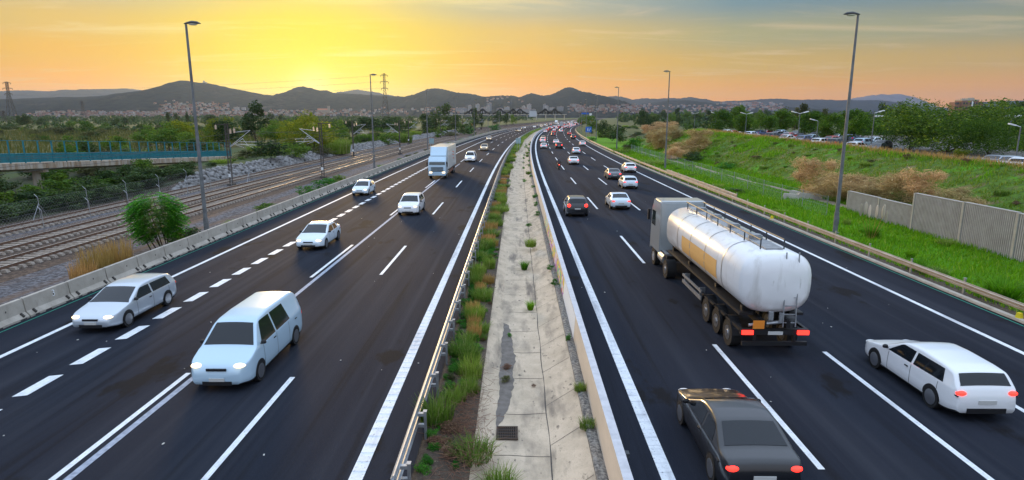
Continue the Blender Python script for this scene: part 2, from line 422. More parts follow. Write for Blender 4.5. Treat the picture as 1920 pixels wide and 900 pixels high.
def at(px, py, z=None):
    """where the ground (or the level z) lies along a sight line; metres per pixel there"""
    d = ray(px, py); o = Vector((0, 0, CAM_H))
    if z is not None: p = o + d * ((z - CAM_H) / min(d.z, -1e-4))
    else:
        y = 6.; st = .4
        while y < 4000:
            p = o + d * (y / d.y)
            if p.z <= gz(p.x, p.y): break
            st = max(.4, y * .008); y += st
        for k in range(6):
            st *= .5; q = o + d * ((y - st) / d.y)
            if q.z <= gz(q.x, q.y): y -= st; p = q
    dep = (p - Vector((0, 0, CAM_H))).dot(_rm @ Vector((0, 0, -1)))
    return p, dep / FPX
def on_plane(px, py, Y):
    d = ray(px, py); t = Y / d.y; return Vector((0, 0, CAM_H)) + d * t

# ------------------------------------------------------------------ ground sheet
def build_ground():
    xs = sorted(set([-9000, -5000, -3000, -2000, -1400, -1000, -750, -560, -430, -340, -270, -220, -180, -150, -128, -110, -98] + [-90 + 2.5 * i for i in range(18)] + [-44.5, -43.5, -42.6, -41.8, -41.2, -40.6, -36.6, -36, -30, -27.6, -24, -22, -21.0, -12, -2.9, -2.85, 2.85, 2.9, 12, 21.0, 21.6, 22.4] +
                [23 + i for i in range(38)] + [62, 65, 70, 76, 84, 94, 106, 120, 140, 170, 200, 240, 280, 320, 420, 560, 750, 1000, 1400, 2000, 3000, 5000, 9000]))
    ds = [-40, -20, -8] + [0 + 1.5 * i for i in range(110)] + [165 + 4 * i for i in range(30)]
    d = ds[-1]
    while d < 9500: d *= 1.09; ds.append(d)
    V = []; F = []; mi = []; nx = len(xs)
    for D in ds:
        for X in xs: V.append(P(X, D, h(X, D)) if abs(X) <= 400 or D < 700 else (X + c_off(D), D, h(X, D)))
    for j in range(len(ds) - 1):
        for i in range(nx - 1):
            F.append((j * nx + i, j * nx + i + 1, (j + 1) * nx + i + 1, (j + 1) * nx + i))
            xm = (xs[i] + xs[i + 1]) / 2; dm = ds[j]
            if xm < -42.6: k = 7 if (dm < 90 and xm > -66) else 0
            elif xm < -40.6 or -36.6 < xm < -27.6: k = 8
            elif xm < -21.0: k = 1
            elif xm < 21.0: k = 2
            elif xm < 22.4: k = 6
            elif xm < 34: k = 3 if dm < 260 else 0
            elif xm < 46.5: k = 4 if dm < 230 else 0
            elif xm < 140: k = 5 if dm < 230 else 0
            else: k = 0
            mi.append(k)
    o = link('ground', np_mesh('ground', V, F, [field_m, ballast, subgrade, verge_m, bank_m, lot_m, soil, thicket_m, track_bed], mi, True)); prop(o, kind='structure')
build_ground()

def road_ds(d0, d1, st=4.):
    r = [d0]
    while r[-1] < d1: r.append(min(d1, r[-1] + (st if r[-1] < 400 else 15)))
    return r
def ribbon(mb, X0, X1, d0, d1, z, st=4., mi=0, z1=None):
    mb.strip([[P(X0, D, z), P(X1, D, z if z1 is None else z1)] for D in road_ds(d0, d1, st)], mi)
for nm, a, b in (('left_carriageway', -20.95, -2.55), ('right_carriageway', 2.44, 21.05)):
    m = MB(); ribbon(m, a, b, -12, 1900, 0.0); prop(m.build(nm, asphalt), kind='structure')

def line(X, w, d0, d1, mat=paint, z=.004, name='lane_line'):
    m = MB(); ribbon(m, X - w / 2, X + w / 2, d0, d1, z); prop(m.build(name, mat), kind='structure')
def dashes(X, w, ln, per, off, d0, d1, mat=paint, skew=0., name='lane_dashes'):
    m = MB(); k = math.floor((d0 - off) / per)
    while True:
        e = off + k * per; s = e - ln; k += 1
        if s > d1: break
        if e < d0: continue
        n = max(1, int(ln / 4))
        rows = []
        for i in range(n + 1):
            D = s + ln * i / n; rows.append([P(X - w / 2, D + skew, .004), P(X + w / 2, D, .004)])
        m.strip(rows)
    prop(m.build(name, mat), kind='structure')
def ribs(X, w, d0, d1, step=.42):
    m = MB(); D = d0
    while D < d1:
        x, y, _ = P(X, D); m.box((x, y, .009), (w, .09, .012), 0, HDG(D)); D += step
    prop(m.build('rumble_ribs', paint), kind='structure')
line(-18.6, .22, -10, 1500); line(-3.85, .34, -10, 1500); ribs(-3.85, .33, 6, 75)
line(-10.72, .20, -10, 112, paint2); line(-14.8, .22, 118, 1400)
dashes(-15.4, .40, 1.55, 2.47, 21.6, 5, 112, skew=-.12, name='wide_dashes'); dashes(-11.08, .17, 8.5, 21, 19.3, 5, 115); dashes(-11.0, .17, 7.6, 21, 19.0, 115, 800); dashes(-7.45, .17, 7.6, 21, 19.0, 0, 800)
line(3.62, .34, -10, 1500); ribs(3.62, .33, 6, 75); line(18.5, .22, -10, 1500)
for X, o_ in ((7.48, 22.1), (11.3, 21.4), (14.9, 21.8)): dashes(X, .17, 8.4, 21.5, o_, 0, 900)
line(-20.7, .05, -10, 300, green_paint); line(20.9, .05, -10, 300, green_paint)

# ------------------------------------------------------------------ median: channel, wall, kerb
def build_median():
    m = MB(); ds = road_ds(-8, 700, 3.)
    def prof(D):
        return [(-2.55, .0), (-1.9, -.03), (-1.22, -.10), (-.66, -.36), (.20, -.38), (.90, -.36), (1.55, -.10), (1.90, .03)]
    m.strip([[P(x, D, z) for x, z in prof(D)[2:]] for D in ds]); prop(m.build('median_channel', channel_m), kind='structure')
    m = MB(); m.strip([[P(x, D, z + .03 * bumps(x * 9, D * 3, 1)) for x, z in ((-2.56, -.02), (-2.2, .03), (-1.7, .0), (-1.15, -.075))] for D in road_ds(-8, 700, .6 if True else 3)[:1200]])
    prop(m.build('median_soil', soil), kind='structure')
    m = MB(); rng = random.Random(4)                                   # joints of the slabs
    for X in (.90,): m.strip([[P(X - .012 + .02 * math.sin(D * 1.7), D, -.352), P(X + .016 + .02 * math.sin(D * 1.7 + .3), D, -.350)] for D in road_ds(-8, 220, .7)])
    D = 12.4
    while D < 140:
        m.strip([[P(x, D + .04 * math.sin(x * 3 + D), z + .007), P(x, D + .022 + .04 * math.sin(x * 3 + D), z + .007)] for x, z in ((-.62, -.362), (-.2, -.371), (.2, -.379), (.6, -.369), (.88, -.359))])
        m.strip([[P(x, D + .5 + .5 * (x - .9), z + .006), P(x, D + .52 + .5 * (x - .9), z + .006)] for x, z in ((.92, -.352), (1.2, -.241), (1.55, -.10), (1.86, .02))])
        D += 2.6 + rng.uniform(-.3, .3)
    prop(m.build('slab_joints', joint_m), kind='structure')
    m = MB()                                                           # silt lying along the channel floor
    rows = []
    for D in road_ds(16.4, 25.5, .18):
        t = math.sin(math.pi * (D - 16.4) / 9.1) ** .5 if 16.4 < D < 25.5 else 0
        a = -.60 + .03 * math.sin(D * 2.1) + .015 * math.sin(D * 9); b = a + (.04 + .46 * t) + .025 * math.sin(D * 3.3) + .02 * math.sin(D * 11.3); rows.append([P(a, D, -.352), P((a + b) / 2, D, -.345), P(b, D, -.360)])
    m.strip(rows); prop(m.build('silt_patch', dirt_m), kind='structure')
    m = MB(); m.strip([[P(1.88, D, -.05), P(1.90, D, .10 + .02 * math.sin(D * 5)), P(2.0, D, .12 + .025 * math.sin(D * 3.7)), P(2.12, D, .09), P(2.19, D, .05)] for D in road_ds(-8, 400, .5)])
    o = m.build('rough_kerb', dirtykerb); prop(o, kind='structure')
    # long low wall, one thing
    w = MB(); ds = road_ds(-8, 900, 5.)
    L = [P(2.17, D, -.1) for D in ds], [P(2.24, D, 1.0) for D in ds], [P(2.46, D, 1.0) for D in ds], [P(2.52, D, -.02) for D in ds]
    w.strip([list(r) for r in zip(L[0], L[1])], 0); w.strip([list(r) for r in zip(L[1], L[2])], 1); w.strip([list(r) for r in zip(L[2], L[3])], 1)
    o = w.build('median_wall', [wall_m, walltop_m]); prop(o, 'long low cream concrete wall with grey top between channel and right carriageway', 'wall')
    # graffiti on its left face
    g = M('graffiti', (.55, .35, .60), .7)
    nt = g.node_tree; N, LK = nt.nodes, nt.links
    ge = N.new('ShaderNodeNewGeometry'); vo = N.new('ShaderNodeTexNoise'); vo.inputs['Scale'].default_value = 1.1; vo.inputs['Detail'].default_value = 2; LK.new(ge.outputs['Position'], vo.inputs['Vector'])
    cr = N.new('ShaderNodeValToRGB'); cr.color_ramp.interpolation = 'CONSTANT'
    for i, (p, c) in enumerate(((0, (.7, .68, .64)), (.38, (.10, .45, .30)), (.45, (.75, .55, .06)), (.52, (.40, .10, .45)), (.58, (.75, .72, .7)), (.66, (.70, .10, .08)))):
        e = cr.color_ramp.elements[i] if i < 2 else cr.color_ramp.elements.new(p); e.position = p; e.color = (*c, 1)
    LK.new(vo.outputs[0], cr.inputs[0]); LK.new(cr.outputs[0], N['Principled BSDF'].inputs['Base Color'])
    m = MB(); m.strip([[P(2.176, D, .08), P(2.228, D, .86)] for D in road_ds(28, 48, 2)]); m.build('graffiti', g, o)
    wg = M('white_overpaint', (.78, .79, .80), .7)
    m = MB(); m.strip([[P(2.172, D, .0), P(2.234, D, .97)] for D in road_ds(22.5, 28, 1)]); m.build('overpainted_patch', wg, o)
    b = MB(); b.box((2.56, 13.0, .80), (.09, .16, .10)); b.build('reflector', pole_dark, o)
build_median()

def drain():
    r = empty('drain_grate', (-.28, 16.0, -.35), 0, 'rusty iron drain grate set in the concrete channel floor', 'drain grate')
    m = MB()
    for s in (-1, 1): m.box((s * .29, 0, .02), (.04, .66, .05)); m.box((0, s * .33, .02), (.62, .04, .05))
    m.build('frame', grate_m, r)
    m = MB()
    for k in range(9): m.box((-.24 + .06 * k, 0, .018), (.018, .62, .035))
    for k in (-1, 0, 1): m.box((0, k * .16, .014), (.54, .016, .03))
    m.build('bars', grate_m, r)
    m = MB(); m.box((0, 0, -.01), (.56, .62, .006)); m.build('pit', black, r)
drain()

# ------------------------------------------------------------------ guard rails
WB = [(0, .0), (.0, .035), (.055, .07), (.055, .105), (.0, .14), (.0, .17), (.055, .205), (.055, .24), (.0, .275), (0, .31)]
def wbeam(m, X, z0, d0, d1, side, st=3.):
    """W profile beam; side = +1 bulges to +X"""
    ds = road_ds(d0, d1, st)
    m.strip([[P(X + side * x, D, z0 + z) for x, z in WB] for D in ds]); m.strip([[P(X + side * x - side * .006, D, z0 + z) for x, z in reversed(WB)] for D in ds])
    m.strip([[P(X, D, z0 + .31), P(X - side * .03, D, z0 + .315)] for D in ds])
def post_mesh(sp, name='post', two=True):
    m = MB(); m.box((0, 0, .32), (.06, .12, .96)); m.box((.0, 0, .796), (.10, .14, .012))
    for z in ((.70, .38) if two else (.48,)): m.box((-sp * .11, 0, z), (.16, .10, .085))
    return m.mesh(name, galv)
def guard_rail(name, label, Xb, Xp, side, zs, d0, d1, step, mat, two):
    r = empty(name, P(Xb, 20, 0), 0, label, 'guard rail'); inv_ = -Vector(r.location)
    for z in zs:
        m = MB(); wbeam(m, Xb, z, d0, d1, side); o = m.build('beam', mat, r, inv_)
    pm = post_mesh(-side, two=two); D = d0 + .5; n = 0; rest = MB()
    while D < d1:
        if n < 98:
            o = link('post', pm, r); o.location = Vector(P(Xp, D, 0)) + inv_; o.rotation_euler = (0, 0, HDG(D)); n += 1
        else:
            x, y, _ = P(Xp, D); rest.box((x, y, .35), (.06, .12, .8), 0, HDG(D))
        D += step
    if rest.v:
        o = rest.build('distant_posts', galv, r, inv_); o['kind'] = 'stuff'
guard_rail('guard_rail', 'double galvanised guard rail on spaced posts along the weedy median edge', -2.72, -2.45, -1, (.47, .13), 12.1, 420, 2.5, galv, True)
guard_rail('guard_rail', 'weathered tan guard rail bordering the grassy right verge', 21.55, 21.75, -1, (.36,), 8, 420, 4.1, galv_warm, False)
guard_rail('guard_rail', 'short second guard rail curving away behind the verge rail by a lamp', 22.25, 22.42, -1, (.42,), 62, 92, 3.9, galv_warm, False)
m = MB(); m.strip([[P(21.12, D, .0), P(21.14, D, .10), P(21.38, D, .10), P(21.4, D, -.03)] for D in road_ds(-5, 260, 3.)]); prop(m.build('verge_kerb', concrete), kind='structure')

# ------------------------------------------------------------------ concrete barrier segments
def barrier_mesh():
    pr = [(.0, 0), (.0, .09), (.17, .27), (.235, .84), (.255, .86), (.375, .86), (.395, .84), (.46, .27), (.63, .09), (.63, 0)]
    L = 2.61; m = MB(); ys = (-L / 2, -L / 2 + .03, L / 2 - .03, L / 2)
    rows = [[(-x, y, z) for x, z in pr] for y in ys]
    for k in (0, 3): rows[k] = [(-.315 + (p[0] + .315) * .93, p[1], p[2] * .985) for p in rows[k]]
    m.strip([list(reversed(r)) for r in rows]); n = len(pr)
    m.add(rows[0], [tuple(range(n))]); m.add(rows[3], [tuple(reversed(range(n)))])
    for y in (-.95, -.30, .95): m.box((.004, y, .035), (.02, .34 if y > -.9 else .22, .06), 1)     # drain notches
    for y in (-1.0, 1.0): m.box((-.085, y, .19), (.20, .07, .15), 1, 0, 0, .75)              # fork slots
    m.box((-.205, .35, .55), (.03, .05, .07), 1)
    return m.mesh('barrier', [concrete, joint_m])
bm_ = barrier_mesh(); D = 5.0; k = 0
while D < 390:
    o = link('concrete_barrier', bm_); o.location = P(-20.98, D, -.02); o.rotation_euler = (0, 0, HDG(D) + random.Random(k).uniform(-.006, .006))
    if abs(D - 26.8) < 1.33:
        prop(o, 'grey concrete barrier segment with a white number 3 painted on it', 'barrier')
        tc = bpy.data.curves.new('number', 'FONT'); tc.body = '3'; tc.size = .42; tc.extrude = .002; tc.align_x = 'CENTER'; tc.align_y = 'CENTER'
        to = bpy.data.objects.new('work', tc); COL.objects.link(to); dg = bpy.context.evaluated_depsgraph_get(); tm = bpy.data.meshes.new_from_object(to.evaluated_get(dg)); bpy.data.objects.remove(to)
        tm.materials.clear(); tm.materials.append(white_p); t = link('painted_number', tm, o); t.location = (-.194, .35, .60); t.rotation_euler = (R(90 - 6.5), 0, R(90))
    else: prop(o, 'plain grey concrete barrier segment in the row between motorway and railway', 'barrier')
    o['group'] = 'concrete barrier segments along the railway'
    D += 2.68; k += 1

# ------------------------------------------------------------------ railway
def railway():
    slm = MB(); slm.box((0, 0, -.17), (2.6, .26, .16), 0, 0, 0, 0, .93); sl_mesh = slm.mesh('sleeper', sleeper_m)
    info = ((-30.3, 'nearest railway track, bright sleepers, next to the concrete barrier', 12), (-34.25, 'middle railway track between the near track and the mast row', 14), (-39.1, 'farthest railway track at the foot of the stone bank', 18))
    for X, lab, dstart in info:
        r = empty('railway_track', P(X, 40, 0), 0, lab, 'railway track', 'railway tracks beside the motorway'); iv = -Vector(r.location)
        for s in (-1, 1):
            m = MB(); ds = road_ds(5, 640, 4.)
            x0 = X + s * .84
            m.strip([[P(x0 - .065, D, -.09), P(x0 - .03, D, .03), P(x0 - .036, D, .045), P(x0 - .034, D, .06)] for D in ds], 0)
            m.strip([[P(x0 - .034, D, .06), P(x0 + .034, D, .06)] for D in ds], 1)
            m.strip([[P(x0 + .034, D, .06), P(x0 + .036, D, .045), P(x0 + .03, D, .03), P(x0 + .065, D, -.09)] for D in ds], 0)
            m.build('rail', [rust, railtop], r, iv)
        D = dstart; n = 0; rest = MB()
        while D < 500:
            if n < 97:
                o = link('sleeper', sl_mesh, r); o.location = Vector(P(X, D, 0)) + iv; o.rotation_euler = (0, 0, HDG(D)); n += 1
            else:
                x, y, _ = P(X, D); rest.box((x, y, -.17), (2.5, .26, .14), 0, HDG(D))
            D += .62
        o = rest.build('distant_sleepers', sleeper_m, r, iv); o['kind'] = 'stuff'
railway()

def mast(X, D, arm, label, lattice=True):
    """catenary mast; arm = direction of its cantilevers (+1 right, -1 left)"""
    r = empty('catenary_mast', P(X, D, -.26), HDG(D), label, 'catenary mast', 'catenary masts along the railway')
    m = MB()
    if lattice:
        for sx in (-1, 1):
            for sy in (-1, 1): m.box((sx * .17, sy * .12, 3.9), (.055, .055, 7.8))
        k = 0; z = .3
        while z < 7.4:
            s = 1 if k % 2 else -1
            for sy in (-.12, .12): m.rod((-s * .17, sy, z), (s * .17, sy, z + .5), .016, n=4)
            for sx in (-.17, .17): m.rod((sx, -s * .12, z), (sx, s * .12, z + .5), .014, n=4)
            z += .5; k += 1
        m.box((0, 0, 7.8), (.5, .36, .06))
    else: m.rod((0, 0, 0), (0, 0, 7.6), .16, .11, 10)
    m.box((0, 0, .1), (.8, .8, .4)); m.build('mast_post', mast_m, r)
    m = MB(); m.box((-arm * .55, 0, 7.72), (1.8, .07, .09)); m.build('top_bracket', mast_m, r)
    m = MB()
    a = arm
    m.rod((a * .25, 0, 4.9), (a * 2.0, 0, 6.0), .035, n=6); m.rod((a * .9, 0, 6.75), (a * 3.0, 0, 6.98), .03, n=6); m.rod((a * .25, 0, 5.0), (a * 2.9, 0, 6.95), .035, n=6)
    m.rod((a * .7, 0, 5.3), (a * 3.6, 0, 5.15), .03, n=6); m.rod((a * 1.5, 0, 5.6), (a * 3.7, 0, 5.55), .025, n=6); m.rod((a * 1.0, 0, 5.2), (a * 2.0, 0, 4.85), .02, n=6); m.rod((a * 2.2, 0, 5.2), (a * 3.2, 0, 4.85), .02, n=6)
    m.rod((a * 1.9, 0, 6.0), (a * 2.5, 0, 5.2), .02, n=6)
    m.build('cantilever', cant_m, r)
    for p in ((a * .45, 6.62), (a * .95, 6.72), (-a * 1.35, 7.15)):
        m = MB()
        for q in range(4): m.rod((p[0], 0, p[1] + .12 * q), (p[0], 0, p[1] + .12 * q + .07), .14, n=8)
        m.rod((p[0], 0, p[1] - .05), (p[0], 0, p[1] + .6), .04, n=6); m.build('insulator', insul_m, r)
    m = MB(); m.box((0, -.22, 1.35), (.34, .02, .42)); m.build('number_board', white_p, r)
mast(-36.6, 78, 1, 'lattice catenary mast beside the end of the teal footbridge'); mast(-28.0, 88, -1, 'lattice catenary mast standing close behind the concrete barrier')
mast(-36.6, 135, 1, 'slim round catenary mast in front of the stone bank', False); mast(-28.0, 143, -1, 'slim round catenary mast left of the box lorry', False)
for i, D in enumerate((195, 255, 315, 375, 435)):
    mast(-36.6, D, 1, '%s of the far catenary masts along the bend, left of the tracks' % ('nearest', 'second', 'third', 'fourth', 'farthest')[i], False)
def wires():
    for X, lab in ((-30.3, 'overhead contact wires above the nearest track'), (-34.25, 'overhead contact wires above the middle track')):
        m = MB()
        for z, sag in ((5.15, .0), (6.5, .9)):
            pts = []
            for D in road_ds(-5, 440, 5): pts.append(Vector(P(X, D, z - sag * (.5 - .5 * math.cos(2 * math.pi * (D - 78) / 57)))))
            for a, b in zip(pts, pts[1:]): m.rod(a, b, .012, n=4, cap=False)
        o = m.build('overhead_wire', pole_dark); prop(o, lab, 'overhead wire', 'overhead railway wires')
wires()

def bent_post(name, X, D, lab, grp, brace=False, hgt=1.95, parent=None):
    m = MB(); m.rod((0, 0, 0), (0, 0, hgt), .028, n=6); m.rod((0, 0, hgt), (-.28, 0, hgt + .3), .024, n=6)
    if brace: m.rod((0, 0, 1.4), (.0, .9, .0), .025, n=5); m.rod((0, 0, 1.4), (0, -.9, 0), .025, n=5)
    return m
mesh_m = M('chain_link', (.30, .32, .33), .5, .6)
def chain_fence(name, label, X, d0, d1, step, hgt, bent=True, z=None, cell=.32, wire=.006):
    r = empty(name, P(X, d0, 0), 0, label, 'fence'); iv = -Vector(r.location); D = d0; k = 0
    hh = lambda D: (h(X, D) if z is None else z)
    while D <= d1 + .01:
        m = bent_post('post', X, D, '', '', k % 4 == 2, hgt) if bent else MB().rod((0, 0, 0), (0, 0, hgt), .03, n=6)
        m.build('post', galv, r, Vector(P(X, D, hh(D))) + iv); D += step; k += 1
    m = MB(); L = d1 - d0; n = int(L / cell)
    for i in range(-int(hgt / cell), n):
        for s in (0, 1):
            a, b = d0 + i * cell, d0 + i * cell + hgt * .95
            za, zb = (.05, hgt * .95) if s == 0 else (hgt * .95, .05)
            if a < d0: za += (zb - za) * (d0 - a) / (b - a); a = d0
            if b > d1: zb = za + (zb - za) * (d1 - a) / (b - a); b = d1
            m.rod(P(X, a, hh(a) + za), P(X, b, hh(b) + zb), wire, n=3, cap=False)
    for zz in (.06, hgt * .5, hgt * .95):
        for a, b in zip(road_ds(d0, d1, 4), road_ds(d0, d1, 4)[1:]): m.rod(P(X, a, hh(a) + zz), P(X, b, hh(b) + zz), .008, n=3, cap=False)
    m.build('wire_mesh', mesh_m, r, iv)
chain_fence('chain_link_fence', 'thin wire fence with bent posts between the two nearer railway tracks', -36.0, 30, 84, 5.2, 1.75, wire=.004)
chain_fence('chain_link_fence', 'wire fence with bent posts behind the farthest track under the footbridge', -41.2, 40, 76, 6., 1.9, wire=.004)
chain_fence('chain_link_fence', 'low wire fence with straight posts across the right verge', 26.4, 52, 150, 4.6, 1.75, False, cell=.4, wire=.004)

# ------------------------------------------------------------------ street lamps
def lamp_parts(r, H_, side, hr=1.):
    m = MB(); m.rod((0, 0, -.2), (0, 0, 1.6), .17, .165, 12); m.rod((0, 0, 1.6), (0, 0, H_), .135, .075, 12); m.box((0, 0, .05), (.5, .5, .12)); m.build('pole', pole_m, r, smooth=False)
    m = MB(); m.box((.15, 0, 1.0), (.05, .18, .5)); m.build('access_door', pole_m, r)
    m = MB(); s = side
    secs = ((0, .07, .05, 0), (.25, .16, .10, .04), (.55, .24, .15, .06), (.9, .22, .12, .05), (1.1, .07, .04, .02)); rows = []
    for x, w, hh, dz in secs:
        rows.append([(s * (x - .12), w * math.cos(t), H_ + .03 + dz + hh * max(math.sin(t), -.25)) for t in [2 * math.pi * i / 12 for i in range(13)]])
    if s > 0: rows = rows[::-1]
    m.strip(rows); m.build('lamp_head', pole_dark, r, smooth=True)
    m = MB(); m.ell((s * .48, 0, H_ + .03), (.32, .19, .10), 12, 6); m.build('lamp_lens', lamp_glass, r, smooth=True)
def street_lamp(p, H_, side, label, rz=0.):
    r = empty('street_lamp', p, rz, label, 'street lamp', 'tall motorway street lamps'); lamp_parts(r, H_, side); return r
base = street_lamp(P(-22.35, 43.2, -.25), 14.8, 1, 'tall street lamp rising behind the concrete barrier near the leafy green sapling')
baser = street_lamp(P(23.4, 44.6, 0), 15.3, -1, 'tall street lamp with stained base on the grassy verge beside the ribbed wall')
ORD = ['second', 'third', 'fourth', 'fifth', 'sixth', 'seventh', 'eighth', 'ninth', 'tenth']
for i in range(6):
    D = 43.2 + 52.5 * (i + 1)
    dup(base, P(-22.4, D, -.25), HDG(D), 'street lamp, %s of the row left of the motorway counting from the viewer' % ORD[i])
for i in range(6):
    D = 44.6 + 55.5 * (i + 1)
    dup(baser, P(23.8, D, 0), HDG(D), 'street lamp, %s of the row along the right verge counting from the viewer' % ORD[i])

# ------------------------------------------------------------------ teal footbridge
def footbridge():
    A = Vector((-52.0, 56, 4.05)); B = Vector((-49.6, 107, 1.62)); A0 = A + (A - B) * .35
    r = empty('footbridge', A, 0, 'footbridge ramp with teal railing and rust stained concrete deck', 'footbridge'); iv = -A
    d = (B - A0); dn = d.normalized(); nr = Vector((dn.y, -dn.x, 0)).normalized()
    m = MB(); rows = []
    for t in np.linspace(0, 1, 30):
        p = A0 + d * t; rows.append([p + nr * a + Vector((0, 0, z)) for a, z in ((.0, 0), (.0, -.62), (-.5, -.85), (-2.4, -.85), (-2.9, -.62), (-2.9, 0), (0, 0))])
    m.strip([list(reversed(q)) for q in rows]); m.build('deck', stained, r, iv)
    m = MB(); n = 36
    for side, off in ((0, -.08), (1, -2.8)):
        for t in np.linspace(0, 1, 100): pass
    L = d.length; k = 0; s = .4; ph = 2.35
    while s < L:
        p = A0 + dn * s
        mm = MB(); mm.box((p.x - .08, p.y, p.z + ph / 2), (.10, .12, ph)); mm.build('rail_post', teal, r, iv); s += 1.85; k += 1
    mm = MB()
    for off in (-.08,):
        q = A0 + nr * off; e = B + nr * off
        mm.rod(q + Vector((0, 0, ph - .02)), e + Vector((0, 0, ph - .02)), .03, n=6); mm.rod(q + Vector((0, 0, .95)), e + Vector((0, 0, .95)), .035, n=6); mm.rod(q + Vector((0, 0, .1)), e + Vector((0, 0, .1)), .03, n=6)
        s = 0
        while s < L: p = q + dn * s; mm.box((p.x, p.y, p.z + .52), (.03, .055, .86)); s += .11
    mm.build('balustrade', teal, r, iv)
    mm = MB(); q = A0 + nr * -2.8; e = B + nr * -2.8
    mm.rod(q + Vector((0, 0, .95)), e + Vector((0, 0, .95)), .035, n=6); s = 0
    while s < L: p = q + dn * s; mm.box((p.x, p.y, p.z + .5), (.03, .07, .9)); s += .13
    mm.build('balustrade', teal, r, iv)
    for t in (.10, .42, .68, .90):
        p = A0 + d * t - nr * 1.45; zg = gz(p.x, p.y) - .4; ztop = p.z - .8
        if ztop > zg + .3:
            mm = MB(); mm.rod((p.x, p.y, zg), (p.x, p.y, ztop), .42, .38, 14); mm.box((p.x, p.y, ztop - .12), (2.2, .8, .3)); mm.build('pier', stained, r, iv)
footbridge()

# ------------------------------------------------------------------ ribbed noise wall
def noise_panels():
    edges = [55.2, 50.4, 45.6, 40.5, 36.0, 31.5, 27.]; hs = (1.85, 1.85, 2.85, 2.85, 2.85, 2.85)
    labs = ['low ribbed concrete wall panel farthest from the viewer by the street lamp', 'low ribbed concrete wall panel adjoining the taller panels, behind the pampas plume', 'tall ribbed concrete wall panel adjoining the low panels', 'tall ribbed concrete wall panel at the right, second of the tall ones', 'tall ribbed concrete wall panel at the picture edge, third of the tall ones', 'tall ribbed concrete wall panel nearest the viewer']
    for k in range(5):
        a, b = edges[k + 1], edges[k]; H_ = hs[k]; X = 29.6 + (.25 if k < 2 else 0); L = a - b
        r = empty('noise_wall_panel', P(X, (a + b) / 2, h(X, (a + b) / 2) - .1), HDG(a), labs[k], 'wall panel', 'ribbed noise wall panels on the right verge'); ln = b - a - .06
        m = MB(); m.box((.06, 0, H_ / 2), (.12, ln, H_), 0); m.build('slab', panel_dk, r)
        m = MB(); n = int(ln / .15)
        for i in range(n): m.box((-.045, -ln / 2 + (i + .5) * ln / n, H_ / 2), (.09, .085, H_ - .04), 0, 0, 0, 0, 1.)
        m.build('ribs', panel_m, r)
        m = MB(); m.box((.03, 0, H_ + .03), (.24, ln, .06)); m.build('coping', panel_m, r)
        m = MB(); m.box((-.02, ln / 2 + .0, H_ / 2), (.20, .16, H_ + .1)); m.build('post', concrete, r)
noise_panels()
def blocks():
    for i, (px, py, l, rz, lab) in enumerate(((1482, 374, 1.7, 1.2, 'small broken concrete block lying at the left of three on the grass'), (1490, 368, 1.1, .4, 'upright stub of concrete block behind two fallen ones'), (1516, 373, 2.6, 1.45, 'long fallen concrete block on the grass below the dry bushes'))):
        p, s = at(px, py); m = MB(); m.box((0, 0, .28), (.7, l, .55), 0, 0, 0, 0, .8); m.box((0, 0, .57), (.5, l * .78, .05))
        o = m.build('concrete_block', concrete, None, p); o.rotation_euler = (.06, .04, rz); prop(o, lab, 'concrete block', 'concrete blocks dumped on the grass')
blocks()
m = MB(); m.strip([[P(X0 - .55 + .3 * math.sin(D * .11), D, h(X0, D) + .07), P(X0 + .55 + .3 * math.sin(D * .13), D, h(X0, D) + .07)] for D, X0 in [(D, 29.5 + 1.2 * math.sin(D * .03)) for D in range(56, 150, 2)]]); prop(m.build('dirt_path', path_m), kind='structure')

# ------------------------------------------------------------------ stone bank left of the railway
def riprap():
    rng = np.random.default_rng(5); V = []; F = []
    ico = bmesh.new(); bmesh.ops.create_icosphere(ico, subdivisions=1, radius=1); bv = np.array([v.co[:] for v in ico.verts]); bf = np.array([[v.index for v in f.verts] for f in ico.faces]); ico.free()
    D = 72.; n = 0
    while D < 330:
        for rowi in range(7):
            t = rowi / 6; X = -40.7 - 2.0 * t; dd = D + rng.uniform(-.4, .4)
            if D < 82 and t > (D - 71) / 11: continue
            z = -.15 + 1.30 * t; s = rng.uniform(.2, .42) * np.array([.8, 1.3, .85])
            v = bv * (1 + rng.uniform(-.28, .28, (len(bv), 1))) * s; a = rng.uniform(0, 6.28); ca, sa = math.cos(a), math.sin(a)
            v = v @ np.array([[ca, -sa, 0], [sa, ca, 0], [0, 0, 1]]).T + np.array(P(X + rng.uniform(-.12, .12), dd, z + rng.uniform(-.1, .12)))
            F.append(bf + n); V.append(v); n += len(v)
        D += .58
    o = link('stone_bank', np_mesh('stone_bank', np.concatenate(V), np.concatenate(F), stone_m)); prop(o, 'long bank of grey boulders beside the farthest railway track', 'stone bank')
riprap()

